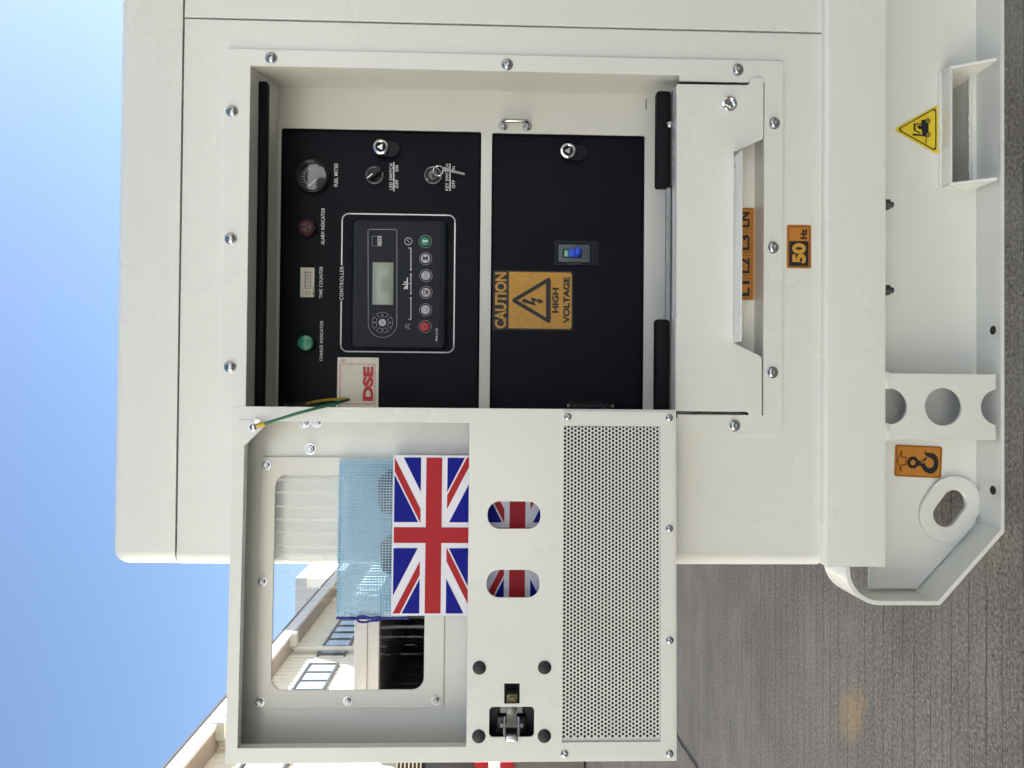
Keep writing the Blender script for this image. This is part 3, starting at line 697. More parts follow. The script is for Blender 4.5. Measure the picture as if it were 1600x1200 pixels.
# ------------------------------------------------------------------ lower panel: breaker
x0, x1, z0, z1 = F.rect(866, 936, 376, 414, YP1 - .003)
br_ = plate('breaker_bezel', [rr(x0, x1, z0, z1, .002), rr(*F.rect(871.5, 923, 381, 411, YP1 - .003), .002)], YP1 - .0035, YP1, BLACK, lp, bev=.0006)
x0, x1, z0, z1 = F.rect(872, 922, 382, 410, YP1 - .005)
m_ = MB(); m_.box(x0, x1, YP1 - .008, YP1, z0, z1, .002, 3); m_.build('circuit_breaker', GREYCASE, lp)
x0, x1, z0, z1 = F.rect(879, 909, 389, 403, YP1 - .008); yb_ = YP1 - .0083
decal('breaker_slot', [rr(x0, x1, z0, z1)], yb_, DARK, lp)
a_ = F.rect(881, 888.5, 390, 402, yb_); decal('breaker_flag', [rr(*a_)], yb_ - .0004, GREEN, lp)
text('ON', F, 882.4, 887, 400, 392.5, yb_ - .0008, WHITEINK, lp, .01)
a_ = F.rect(888.8, 905, 390, 402, yb_); MB().box(a_[0], a_[1], yb_ - .006, yb_ + .001, a_[2], a_[3], .001).build('breaker_toggle', BLUE, lp)
a_ = F.rect(899, 907, 386.5, 398, yb_ - .012); MB().box(a_[0], a_[1], yb_ - .016, yb_ - .005, a_[2], a_[3], .0015).build('breaker_toggle', BLUE, lp)
decal('breaker_print', [[F.xz(px, py, YP1 - .0006) for px, py in ((p_, 412.4), (p_ + 1.6, 412.4), (p_ + 1.6, 413.2), (p_, 413.2))] for p_ in (886, 890, 894, 899, 904)], YP1 - .0042, GREYINK, lp)
# caution sticker
x0, x1, z0, z1 = F.rect(770, 895.5, 423, 516, YP1)
cs = plate('caution_sticker', [rr(x0, x1, z0, z1, .003)], YP1 - .0006, YP1 - .0001, BLACKINK, gen)
ys = YP1 - .001
a_ = F.rect(795, 893, 425.5, 513.5, YP1)
decal('panel', [[(a_[0], a_[3]), (a_[0], a_[2] + .003), (a_[0] + .003, a_[2]), (a_[1] - .003, a_[2]), (a_[1], a_[2] + .003), (a_[1], a_[3])]], ys, AMBER, cs)
text('CAUTION', F, 773.4, 791.4, 513, 425.5, ys, AMBER, cs, .035)
text('HIGH', F, 862.8, 873, 489, 449.5, ys - .0006, BLACKINK, cs, .045); text('VOLTAGE', F, 880, 890.4, 505.5, 433, ys - .0006, BLACKINK, cs, .045)
A = lambda px, py: F.xz(px, py, ys)
def ring_tri(out, inn, rO, rI):
    def rnd(ps, r):
        res = []; n = len(ps)
        for i in range(n):
            p = Vector(ps[i]); a = (Vector(ps[i - 1]) - p).normalized(); b = (Vector(ps[(i + 1) % n]) - p).normalized()
            for t in range(7):
                k = t / 6; q1 = p + a * r; q2 = p + b * r; res.append(tuple(q1 * (1 - k) ** 2 + p * 2 * k * (1 - k) + q2 * k * k))
        return res
    return rnd(out, rO), rnd(inn, rI)
o1, i1 = ring_tri([A(797, 469.4), A(860.5, 431.5), A(860.5, 507)], [A(808.5, 469.4), A(853, 443), A(853, 496)], .009, .0005)
plate('warning_triangle', [o1, i1], ys - .0008, ys - .0002, BLACKINK, cs)
decal('bolt_symbol', [[A(815, 471.5), A(818, 466.4), A(832, 472), A(828.5, 464), A(841, 468.5), A(842, 466), A(850, 471.5), A(841, 475), A(842, 472.5), A(834, 470.2), A(837.5, 478)]], ys - .0006, BLACKINK, cs)

# ------------------------------------------------------------------ cover over the terminals with its cut-out
YC = -.0085
C = lambda px, py: F.xz(px, py, YC)
outl = [C(1057.5, 131), C(1166, 132.5), C(1171, 131), C(1172, 124), C(1175.5, 121), C(1190, 121.5), C(1193.5, 125), C(1193, 213), C(1191, 217.5), C(1147, 237.5), C(1146, 535), C(1188, 556), C(1190.5, 560), C(1190.5, 650), C(1187, 654), C(1171, 654.5), C(1169.5, 645), C(1166, 643.5), C(1056.5, 642)]
cv = plate('terminal_cover', [outl], YC, YC + .003, PAINT, gen, bev=.0009)
m_ = MB(); x0 = C(1057, 641)[0]; x1 = C(1057, 131)[0]; zt = C(1057, 400)[1]
m_.box(x0, x1, YC + .003, YC + .032, zt - .003, zt - .0002, .0008); m_.build('top_return', PAINT, cv)
x0 = F.at(1152, 534, -.03).x; x1 = F.at(1152, 238.5, -.03).x; zh = F.at(1146, 400, YC).z
m_ = MB(); m_.box(x0, x1, YC - .036, YC + .001, zh - .0025, zh, .001); m_.build('pull_lip', PAINT, cv)
lock(1144.5, 156.5, cv, YC, boss=False)
# terminal bay behind the cut-out
zb_ = F.at(1190.5, 400, 0).z
m_ = MB(); m_.box(ox0 + .001, ox1 - .001, .040, .043, zb_ - .01, fb0 - .02); m_.box(ox0 + .001, ox1 - .001, .0042, .0395, zb_ - .006, zb_ - .002)
m_.build('terminal_bay', PAINT2, gen)
ZT = F.at(1178, 400, .0395).z; zs1 = ZT + .052
xa, xb = F.at(1170, 469, .0395).x, F.at(1170, 325, .0395).x
ph = plate('phase_sticker', [rr(xa, xb, ZT, zs1, .002)], .0388, .0395, ORANGE, gen)
cw = (xb - xa) / 4
for i, s_ in enumerate(('L1', 'L2', 'L3', 'LN')):
    decal('border', line_loop(rr(xa + i * cw + .003, xa + (i + 1) * cw - .002, ZT + .004, zs1 - .004, .003, 3), .0009, True), .0384, BROWN, ph)
    pl_ = 469 - i * 36
    text(s_, F, 1155.5, 1171.5, pl_ - 6, pl_ - 30, .0383, BLACKINK, ph, .035)

# ------------------------------------------------------------------ frequency sticker
x0, x1, z0, z1 = F.rect(1229, 1267.5, 351.5, 419.5, 0)
fs = plate('frequency_sticker', [rr(x0, x1, z0, z1, .0025)], -.0006, -.0001, ORANGE, gen)
a_ = F.rect(1232, 1264.5, 354.5, 416.5, 0); decal('border', line_loop(rr(*a_, .002, 3), .001, True), -.0009, BLACKINK, fs)
a_ = F.rect(1233, 1263, 377, 415.5, 0); decal('panel', [rr(*a_)], -.0009, BLACKINK, fs)
text('50', F, 1238, 1259, 411, 380, -.0013, AMBER, fs, .05); text('Hz', F, 1250.5, 1261, 373.5, 357.5, -.0011, BLACKINK, fs, .045)

# ------------------------------------------------------------------ base beam and skid
zb1 = F.at(1287.5, 450, -.012).z; zb0 = F.at(1383.5, 450, -.012).z
XBL = F.at(1335, 885.5, -.012).x
m_ = MB(); m_.box(XBL, XR + .02, -.012, DEP + .02, zb0, zb1)
es = [e for e in m_.b.edges if all(abs(v.co.z - zb1) < 1e-6 for v in e.verts)]
bmesh.ops.bevel(m_.b, geom=es, offset=.008, segments=4, profile=.5, affect='EDGES')
m_.build('base_beam', PAINT, gen)
YWB = .048; YFL = -.012
B = lambda px, py, y=YWB: F.xz(px, py, y)
XE = F.at(1420, 939, YFL).x; zc1 = F.at(1466, 939, YFL).z; xc1 = F.at(1570, 828, YFL).x; zg = .006
ztop = F.at(1328, 915, YFL).z; rc = .05
eye_c = F.at(1484, 803, YWB)
def oval(px, py, ha, hb, ang, y, n=36):        # stadium drawn in picture pixels
    c = Vector((px, py)); d_ = Vector((math.cos(R(ang)), math.sin(R(ang)))); p_ = Vector((-d_.y, d_.x)); out = []
    for i in range(n):
        a = 6.2831853 * i / n; k = ha - hb if math.cos(a) >= 0 else -(ha - hb)
        q_ = c + d_ * (k + hb * math.cos(a)) + p_ * hb * math.sin(a); out.append(F.xz(q_.x, q_.y, y))
    return out
eye = oval(1484, 794.5, 31.3, 19.6, -54, YWB)
webz = F.at(1360, 900, YWB).z
web_o = [(XE + .004, zc1), (XE + .004, webz), (XBL + .02, webz), (XBL + .02, zb0 + .03), (XR, zb0 + .03), (XR, zg), (xc1, zg)]
pkt = F.rect(1476, 1575, 96, 287, YWB); pz1 = F.at(1478, 190, .03).z
T_ = .0045; yhi = .020; pt = F.at(1469, 190, YWB).z
xi0 = F.at(1486, 289.5, yhi).x + T_; xi1 = F.at(1486, 103.5, yhi).x - T_; zlo = zg + .008; zt_ = pt - T_
web = plate('skid_frame', [web_o, eye, [(xi0, zlo), (xi1, zlo), (xi1, zt_), (xi0, zt_)]], YWB, YWB + .008, PAINT, gen, bev=.0008)
# flange strip that follows the outline: bottom, chamfer, end, rounded top corner
path = [(XR, zg), (xc1, zg), (XE, zc1), (XE, ztop - rc)]
for i in range(1, 9): a = R(180 - 90 * i / 8); path.append((XE + rc + rc * math.cos(a), ztop - rc + rc * math.sin(a)))
path.append((XBL - .001, ztop))
m_ = MB(); th = .007; off = []
for i, p in enumerate(path):
    a = Vector(path[i - 1]) if i else Vector(p) - (Vector(path[1]) - Vector(p)); c_ = Vector(path[i + 1]) if i < len(path) - 1 else Vector(p) + (Vector(p) - Vector(path[i - 1]))
    d1 = (Vector(p) - a).normalized(); d2 = (c_ - Vector(p)).normalized(); nn = Vector((-d1.y, d1.x)) + Vector((-d2.y, d2.x)); nn.normalize()
    k = max(.5, nn.dot(Vector((-d1.y, d1.x)))); off.append(tuple(Vector(p) - nn * (-th / k)))
for i in range(len(path) - 1):
    A0, A1, B0, B1 = path[i], path[i + 1], off[i], off[i + 1]
    for (u, v_) in ((A0, A1), (B1, B0)): m_.quad((u[0], YFL, u[1]), (v_[0], YFL, v_[1]), (v_[0], YWB + .02, v_[1]), (u[0], YWB + .02, u[1]))
    m_.quad((A0[0], YFL, A0[1]), (B0[0], YFL, B0[1]), (B1[0], YFL, B1[1]), (A1[0], YFL, A1[1]))
bmesh.ops.remove_doubles(m_.b, verts=m_.b.verts[:], dist=1e-5)
m_.build('flange', PAINT, web)
# weld bead in the corner of web and chamfer / bottom
bead = []
for (u, v_), n in (((off[0], off[1]), 70), ((off[1], off[2]), 22), ((off[2], off[3]), 12)):
    for i in range(n): t = i / n; bead.append((u[0] + (v_[0] - u[0]) * t + random.uniform(-.0012, .0012), YWB - .001, u[1] + (v_[1] - u[1]) * t + random.uniform(-.0008, .0012)))
MB().tube(bead, [.0034 + random.uniform(-.0007, .001) for _ in bead], 6).build('weld', PAINT, web)
# doubler round the lifting eye
plate('lifting_eye', [oval(1485, 795, 53, 42, -58, YWB - .006, 48), oval(1484, 794.5, 31, 19.2, -54, YWB - .006)], YWB - .007, YWB - .0005, PAINT, web, bev=.001)
# holes in the flange
for px, py in ((1552.5, 516), (1552.5, 766)):
    p = F.atz(px, py, zg + th); m_ = MB()
    vs_ = [m_.b.verts.new((p.x + .0075 * math.cos(R(15 * i)), p.y + .0075 * math.sin(R(15 * i)), zg + th + .0012)) for i in range(24)]; m_.b.faces.new(vs_); m_.build('drain_hole', DARK, web)
# vertical plate with three holes, folded edges
gx0, gx1 = F.at(1470, 687, YFL + .002).x, F.at(1470, 584, YFL + .002).x; gz1 = zb0 - .0002; gz0 = zg + th + .0005
cxm = (gx0 + gx1) / 2; hr = F.mm(1475, 636, YFL, 29)
zc_ = F.at(1475, 636, YFL).z; zh1 = F.at(1391, 636, YFL).z; zh2 = F.at(1561, 636, YFL).z
def gus():
    n = 20; lo = [(gx0, gz0), (gx1, gz0), (gx1, gz1), (gx0, gz1)]
    half1 = [(cxm + hr * .9 * math.cos(R(180 + 180 * i / n)), max(zh1 + hr * .9 * math.sin(R(180 + 180 * i / n)), -9)) for i in range(n + 1)]
    return lo, half1
lo = [(gx0, gz0)]
for i in range(17):                                # bottom half hole
    a = R(180 - 180 * i / 16); lo.append((cxm + hr * .95 * math.cos(a), max(gz0, zh2 + hr * .95 * math.sin(a))))
lo += [(gx1, gz0), (gx1, gz1)]
for i in range(17):
    a = R(-180 * i / 16); lo.append((cxm + hr * .95 * math.cos(a), min(gz1, zh1 + hr * .95 * math.sin(a))))
lo += [(gx0, gz1)]
gp_ = plate('gusset_plate', [lo, circ(cxm, zc_, hr, 36)], YFL + .001, YFL + .007, PAINT, web, bev=.0008)
MB().box(gx0, gx0 + .006, YFL + .0072, YWB - .0002, gz0, gz1).box(gx1 - .006, gx1, YFL + .0072, YWB - .0002, gz0, gz1).build('gusset_side', PAINT, web)
for zc2 in (gx0 + .012, gx1 - .012):
    MB().tube([(zc2 - .014 + .004 * i, YFL + .001 + random.uniform(-.001, .001), gz1 - .004) for i in range(8)], [.003 + .002 * math.sin(i * .45) for i in range(8)], 6).build('weld', PAINT, web)
# forklift pocket: tunnel and sloping cheeks
m_ = MB()
ylo = -.014
def cheek(xa_, xb_):
    poly = [(ylo, zlo), (YWB + .01, zlo), (YWB + .01, pt), (yhi, pt)]
    a = [m_.b.verts.new((xa_, y, z)) for y, z in poly]; c = [m_.b.verts.new((xb_, y, z)) for y, z in poly]
    m_.b.faces.new(a); m_.b.faces.new(c[::-1])
    for i in range(4): m_.b.faces.new((a[i], a[(i + 1) % 4], c[(i + 1) % 4], c[i]))
cheek(xi0 - T_, xi0); cheek(xi1, xi1 + T_)
m_.box(xi0 + .0003, xi1 - .0003, yhi + .0003, YWB + .006, zt_, pt - .0003, .0012)
m_.tube([(xi0 - T_ + (xi1 - xi0 + 2 * T_) * i / 30, YWB - .001, pt + .0005 + random.uniform(-.0005, .0008)) for i in range(31)], [.0035 + random.uniform(-.0006, .0008) for _ in range(31)], 6)
fp = m_.build('fork_pocket', PAINT, web)
m_ = MB()
m_.quad((xi0, YWB + .008, zlo + .0006), (xi1, YWB + .008, zlo + .0006), (xi1, 1.6, zlo + .0006), (xi0, 1.6, zlo + .0006))
m_.quad((xi0, YWB + .009, zt_), (xi1, YWB + .009, zt_), (xi1, 1.6, zt_), (xi0, 1.6, zt_))
m_.quad((xi0 + .0003, YWB - .002, zlo), (xi0 + .0003, YWB - .002, zt_), (xi0 + .0003, 1.6, zt_), (xi0 + .0003, 1.6, zlo)); m_.quad((xi1 - .0003, YWB - .002, zlo), (xi1 - .0003, YWB - .002, zt_), (xi1 - .0003, 1.6, zt_), (xi1 - .0003, 1.6, zlo))
m_.build('pocket_tunnel', PAINT2, web, smooth=0)
pts = [(xi0 + (xi1 - xi0) * i / 30, YWB + .004 + random.uniform(-.001, .001), zlo + .0015) for i in range(31)]
MB().tube(pts, [.0022 + random.uniform(-.0006, .0008) for _ in pts], 6).build('weld', PAINT, web)
# bolts under the beam
for py in (320, 453.5):
    p = F.at(1386, py, .012); ze = F.at(1394.5, py, .012).z; zm_ = F.at(1388.5, py, .012).z
    m_ = MB(); m_.tube([(p.x, .012, zb0 + .001), (p.x, .012, zm_)], .0095, 6); m_.tube([(p.x, .012, zm_), (p.x, .012, ze)], .0052, 12); m_.build('bolt', DULL, gen)
# forklift sticker
YS = YWB - .0007; G = lambda px, py: F.xz(px, py, YS)
o1, i1 = ring_tri([G(1395, 202.5), G(1468, 162), G(1468, 243.5)], [G(1401, 202.5), G(1462.5, 168), G(1462.5, 237)], .011, .008)
fk = plate('forklift_sticker', [o1], YS - .0004, YS + .0003, YELLOW, gen)
def shrink(ps, k):
    c_ = sum((Vector(p) for p in ps), Vector((0, 0))) / len(ps); return [tuple(c_ + (Vector(p) - c_) * k) for p in ps]
plate('border', [shrink(i1, 1.0), shrink(i1, .93)], YS - .0012, YS - .0006, BLACKINK, fk)
y_ = YS - .0009
def Gd(polys, m=BLACKINK, k=0): decal('forklift_symbol', [[F.xz(a, b, YS) for a, b in p] for p in polys], y_ - k, m, fk)
Gd([[(1425.4, 225.8), (1447, 227), (1447, 229.6), (1425.4, 228.4)] if False else [(1425.5, 209), (1441, 210.5), (1441, 213), (1425.5, 212)],
    [(1427, 193.5), (1430, 193.5), (1430, 204.5), (1427, 204.5)], [(1427, 193.2), (1439, 193.2), (1439, 195), (1427, 195)], [(1429, 203), (1438, 207.5), (1438, 209.5), (1428, 204.5)],
    [(1439, 187.5), (1444.5, 187.5), (1450.5, 195), (1450.5, 207), (1446, 213.5), (1441, 213.5), (1440, 204), (1439, 198)],
    [(1432, 197), (1437, 196), (1440, 198), (1440, 203), (1435, 201.5)], [(1446.2, 213.5), (1447.6, 213.5), (1447, 224), (1445.6, 224)]])
for wx, wy in ((1449, 189.5), (1449.5, 210.5)):
    Gd([arcpx(wx, wy, 4.3, 0, 345, 16)], BLACKINK, .0003); Gd([arcpx(wx, wy, 2.6, 0, 345, 12)], YELLOW, .0005); Gd([arcpx(wx, wy, 1.7, 0, 345, 12)], BLACKINK, .0007)
# hook sticker
hk_o = [G(1398.5, 694.5), G(1472.5, 698), G(1470.5, 747.5), G(1397, 744)]
def rnd4(ps, r, n=4):
    res = []
    for i in range(4):
        p = Vector(ps[i]); a = (Vector(ps[i - 1]) - p).normalized(); b = (Vector(ps[(i + 1) % 4]) - p).normalized()
        for t in range(n + 1): k = t / n; res.append(tuple((p + a * r) * (1 - k) ** 2 + p * 2 * k * (1 - k) + (p + b * r) * k * k))
    return res
hk = plate('hook_sticker', [rnd4(hk_o, .005)], YS - .0004, YS + .0003, ORANGE, gen)
plate('border', [rnd4(shrink(hk_o, .95), .0035), rnd4(shrink(hk_o, .925), .003)], YS - .0011, YS - .0005, BROWN, hk)
H = lambda x, y: F.xz(1380 + x * 110 / 1600, 680 + y * 80 / 1164, YS)     # measured in an enlargement
plate('eye_ring', [[H(670 + 130 * math.cos(R(10 * i)), 620 + 135 * math.sin(R(10 * i))) for i in range(36)], [H(670 + 60 * math.cos(R(15 * i)), 622 + 62 * math.sin(R(15 * i))) for i in range(24)]], YS - .0011, YS - .0005, BLACKINK, hk)
out = [(770, 570), (830, 585), (860, 600), (940, 640), (955, 680), (985, 725), (1030, 745), (1075, 745), (1115, 725), (1145, 680), (1150, 620), (1135, 570), (1100, 530), (1050, 505), (1000, 490), (965, 460), (940, 410), (932, 350), (965, 385), (1005, 405), (1060, 400), (1120, 405), (1180, 440), (1225, 500), (1250, 580), (1250, 660), (1235, 740), (1200, 800), (1150, 850), (1090, 875), (1030, 872), (970, 845), (920, 805), (885, 755), (855, 705), (820, 690), (770, 700)]
plate('hook', [[H(*p) for p in out]], YS - .0010, YS - .0004, BLACKINK, hk)
decal('latch', [[H(*p) for p in ((890, 560), (980, 495), (990, 515), (930, 600))]] + line_loop([H(880 + 40 * math.cos(R(20 * i)), 605 + 42 * math.sin(R(20 * i))) for i in range(18)], .0008, True), YS - .0014, BLACKINK, hk)
decal('latch_ring', line_loop([H(880 + 34 * math.cos(R(20 * i)), 605 + 36 * math.sin(R(20 * i))) for i in range(18)], .0009, True), YS - .0017, AMBER, hk)
decal('arrow', line_loop([H(*p) for p in ((312, 580), (415, 360), (412, 495), (515, 505), (505, 680), (400, 675), (398, 820))], .0016, True), YS - .0009, BROWN, hk)

# ================================================================== THE DOOR
TH = R(1.7)
hp = F.at(711, 637.5, -.078)
FD = Fr((hp.x, hp.y, 0), TH)
# local frame: y=0 rim front, skin at y=+.06
gx, gx_, gz0_, gz1_ = FD.rect(358, 1057, 637.5, 1191.5, 0)
DX0, DX1, DZ0, DZ1 = gx, gx_, gz0_, gz1_
SK = .060
rimh = FD.rect(377, 876, 659, 1170, 0)          # inner edge of rim
bay = FD.rect(377, 731, 659, 1168, 0)
pane_o = FD.rect(404, 695, 714.5, 1107, SK - .004)
pane_h = FD.rect(427, 664, 742, 1078.5, SK - .004)
door = plate('access_door', [rr(DX0, DX1, DZ0, DZ1, .002), rr(pane_h[0] - .004, pane_h[1] + .004, pane_h[2] - .004, pane_h[3] + .004, .02)], SK, SK + .002, PAINT, gen, bev=.0005)
door.location = (hp.x, hp.y, 0); door.rotation_euler = (0, 0, TH)
door['label'] = 'cream door swung fully open with flag cards in its pocket'
# rim: walls and front flange
m_ = MB(); t = .002
for (a0, a1, b0, b1) in ((DX0, DX0 + t, DZ0, DZ1), (DX1 - t, DX1, DZ0, DZ1), (DX0 + t, DX1 - t, DZ1 - t, DZ1), (DX0 + t, DX1 - t, DZ0, DZ0 + t)): m_.box(a0, a1, .0022, SK - .0002, b0, b1)
m_.build('rim_wall', PAINT, door)
perf = FD.rect(878.5, 1053.5, 642.5, 1185, -.002)
ph_ = FD.rect(880, 1046, 655, 1172, 0)
sl1 = FD.rect(762, 844.5, 783.5, 826, 0); sl2 = FD.rect(760.5, 843, 890.5, 933.5, 0)
sq = FD.rect(788, 812, 1068, 1099.5, 0); lh = FD.rect(764.5, 834.5, 1104.5, 1151.5, 0)
plugs = [(749, 1043.5), (851, 1043), (748, 1150.5), (850.5, 1150)]
lps = [rr(DX0, DX1, DZ0, DZ1, .002), rr(*bay, .001), rr(*sl1, .0185, 8), rr(*sl2, .0185, 8), rr(*sq, .0006), rr(*lh, .006), rr(*ph_, 0)]
pk = plate('pocket_panel', lps, 0, .002, PAINT, door, bev=.0006)
# folded returns round the bay and pocket
m_ = MB()
m_.box(bay[0], bay[1], .0022, .016, bay[3] + .0005, bay[3] + .002)                        # top lip
m_.box(bay[1] + .0005, bay[1] + .002, .0022, .016, bay[2], bay[3])
m_.box(bay[0] - .002, bay[0] - .0005, .0022, .016, bay[2], bay[3])
m_.box(bay[0], bay[1], .0022, .008, bay[2] - .002, bay[2] - .0005)
m_.build('rim_return', PAINT, door)
# corner gusset
ga = [FD.xz(376, 658, .001), FD.xz(420, 652, .001), FD.xz(382, 697, .001), FD.xz(376, 700, .001)]
plate('corner_plate', [[FD.xz(374, 656, 0), FD.xz(421, 656, 0), FD.xz(419, 660.5, 0), FD.xz(384, 695, 0), FD.xz(374, 698, 0)]], -.0012, -.0002, PAINT, door, bev=.0003)
# window frame plate, pane and nuts
y0_ = SK - .004
wf = plate('window_frame', [rr(*pane_o, .003), rr(*pane_h, .019, 7)], y0_, SK - .0003, PAINT2, door, bev=.0008)
m_ = MB(); nx, nz = 90, 50; vv = []
x0, x1, z0, z1 = pane_h[0] - .003, pane_h[1] + .003, pane_h[2] - .003, pane_h[3] + .003
for j in range(nz + 1):
    for i in range(nx + 1):
        x = x0 + (x1 - x0) * i / nx; z = z0 + (z1 - z0) * j / nz
        h = .00022 * math.sin(x * 420 + 1.6 * math.sin(z * 23 + 1) + 2.2 * math.sin(x * 31)) + .00012 * math.sin(z * 140 + x * 60)
        vv.append(m_.b.verts.new((x, SK + .0008 + h, z)))
for j in range(nz):
    for i in range(nx): k = j * (nx + 1) + i; m_.b.faces.new((vv[k], vv[k + 1], vv[k + nx + 2], vv[k + nx + 1]))
m_.build('pane', ACRYLIC, door, smooth=180)
pane_highlights = bpy.data.materials.new('pane_highlights'); pane_highlights.use_nodes = True; ft = pane_highlights.node_tree; ft.nodes.clear(); N_ = ft.nodes.new  # wavy window highlights painted as pale diffuse lines on an added sheet
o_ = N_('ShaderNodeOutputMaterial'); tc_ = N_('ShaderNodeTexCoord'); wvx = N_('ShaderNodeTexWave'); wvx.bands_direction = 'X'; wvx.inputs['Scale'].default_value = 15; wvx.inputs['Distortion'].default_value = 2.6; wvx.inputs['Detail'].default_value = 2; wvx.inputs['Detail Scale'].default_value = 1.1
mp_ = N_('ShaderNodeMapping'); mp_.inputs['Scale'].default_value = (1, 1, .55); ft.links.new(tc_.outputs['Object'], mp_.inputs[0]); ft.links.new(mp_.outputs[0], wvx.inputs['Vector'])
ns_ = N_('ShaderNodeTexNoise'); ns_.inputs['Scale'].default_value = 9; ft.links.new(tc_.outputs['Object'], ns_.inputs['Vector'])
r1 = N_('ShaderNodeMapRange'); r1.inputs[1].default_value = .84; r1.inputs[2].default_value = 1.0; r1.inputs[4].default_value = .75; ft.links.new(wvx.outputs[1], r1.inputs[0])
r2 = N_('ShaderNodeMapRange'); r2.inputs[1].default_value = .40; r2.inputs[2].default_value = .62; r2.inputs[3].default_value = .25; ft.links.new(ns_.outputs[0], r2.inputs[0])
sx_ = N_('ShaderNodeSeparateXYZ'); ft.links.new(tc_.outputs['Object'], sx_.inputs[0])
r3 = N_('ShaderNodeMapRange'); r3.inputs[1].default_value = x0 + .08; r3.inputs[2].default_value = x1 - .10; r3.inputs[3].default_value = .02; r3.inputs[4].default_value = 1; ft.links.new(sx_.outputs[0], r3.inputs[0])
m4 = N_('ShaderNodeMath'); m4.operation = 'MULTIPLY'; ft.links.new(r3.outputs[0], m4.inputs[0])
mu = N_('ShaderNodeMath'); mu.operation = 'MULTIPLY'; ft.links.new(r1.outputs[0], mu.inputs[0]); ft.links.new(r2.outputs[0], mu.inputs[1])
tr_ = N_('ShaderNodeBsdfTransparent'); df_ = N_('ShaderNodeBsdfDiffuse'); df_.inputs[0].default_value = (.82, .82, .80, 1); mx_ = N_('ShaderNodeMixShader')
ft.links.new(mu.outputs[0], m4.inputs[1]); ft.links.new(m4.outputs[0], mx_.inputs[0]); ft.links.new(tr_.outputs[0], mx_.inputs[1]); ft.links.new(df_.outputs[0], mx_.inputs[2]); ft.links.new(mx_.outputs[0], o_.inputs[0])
MB().quad((x0, SK + .0002, z0), (x1, SK + .0002, z0), (x1, SK + .0002, z1), (x0, SK + .0002, z1)).build('highlight_sheet', pane_highlights, door, smooth=0)
def stud_nut():
    m_ = MB(); r = .0062
    m_.lathe([(r * 1.45, 0), (r * 1.45, .0012), (r * .9, .0013)], (0, 0, 0), 20)
    m_.lathe([(r, .0012), (r, .0055), (r * .82, .0064), (r * .5, .0064)], (0, 0, 0), 6)
    m_.lathe([(r * .5, .0064), (r * .5, .0085), (r * .4, .0092), (0, .0092)], (0, 0, 0), 14); return m_.mesh('nut')
NUT = stud_nut()
for px, py in ((415.5, 727), (409, 910), (405, 1098), (543, 1096.5), (681, 1095.5)):
    p = FD.at(px, py, y0_ - .004); link('nut', NUT, STEEL, door, (p.x, y0_, p.z), (0, random.uniform(0, 1), 0)).scale = (.82,) * 3
for px, py in ((475, 659.5), (494, 659), (484.5, 701.5)):
    p = FD.at(px, py, SK - .004); link('nut', NUT, STEEL, door, (p.x, SK, p.z), (0, random.uniform(0, 1), 0), ).scale = (1.05, 1.05, 1.05)
# perforated plate in its frame
pi_ = FD.rect(878, 1032, 666, 1159.5, -.002)
pf = plate('grille_frame', [[(perf[0], perf[2]), (perf[1], perf[2]), (perf[1], perf[3]), (pi_[1], perf[3]), (pi_[1], pi_[2]), (pi_[0], pi_[2]), (pi_[0], perf[3]), (perf[0], perf[3])]], -.0022, -.0003, PAINT, door, bev=.0005)
hx0, hx1, hz0, hz1 = FD.rect(874, 1036, 664, 1162.5, .0014)
solid = FD.rect(878, 1030, 664, 1155.5, .0014)   # right end of the holes
pitch = FD.mm(950, 900, .0014, 6.22); rh = FD.mm(950, 900, .0014, 2.2)
bm = bmesh.new(); vc = {}
def gv(x, z):
    k = (round(x * 1e6), round(z * 1e6)); v = vc.get(k)
    if v is None: v = vc[k] = bm.verts.new((x, .0014, z))
    return v
cz = pitch * math.sqrt(3) / 2                      # row spacing along z, rows are along x
Rr = pitch / math.sqrt(3)
nrow = int((hz1 - hz0) / cz) + 1; ncol = int((hx1 - hx0) / pitch) + 1
for j in range(nrow):
    for i in range(ncol):
        x = hx1 - .5 * pitch - i * pitch - (pitch / 2 if j % 2 else 0); z = hz1 - cz * (j + .5)
        ring = []
        for k in range(12):
            a = R(90 + 30 * k); rad = Rr if k % 2 == 0 else Rr * math.cos(R(30)); ring.append((x + rad * math.cos(a), z + rad * math.sin(a), a))
        if x - pitch / 2 < solid[0] - .0005:
            bm.faces.new([gv(q_[0], q_[1]) for q_ in ring]); continue
        O = [gv(q_[0], q_[1]) for q_ in ring]
        I = [bm.verts.new((x + rh * math.cos(q_[2]), .0014, z + rh * math.sin(q_[2]))) for q_ in ring]
        D = [bm.verts.new((v.co.x, .0030, v.co.z)) for v in I]
        for k in range(12):
            l = (k + 1) % 12; bm.faces.new((O[k], O[l], I[l], I[k])); bm.faces.new((I[k], I[l], D[l], D[k]))
bmesh.ops.recalc_face_normals(bm, faces=bm.faces[:])
me = bpy.data.meshes.new('perforated_plate'); bm.to_mesh(me); bm.free()
link('perforated_plate', me, PAINT, door, smooth=0)
MB().box(ph_[0] - .01, ph_[1] + .004, .030, .034, ph_[2] - .004, ph_[3] + .004).build('dark_backing', DARK, door)  # dark backing sheet for the void behind the holes
for px, py in ((887.5, 651), (1046.5, 652.5), (1046.5, 826), (1047, 1001), (1047, 1178.5), (882.5, 1178.5)):
    p = FD.at(px, py, -.004); link('screw', SCR, STEEL, door, (p.x, -.0022, p.z))
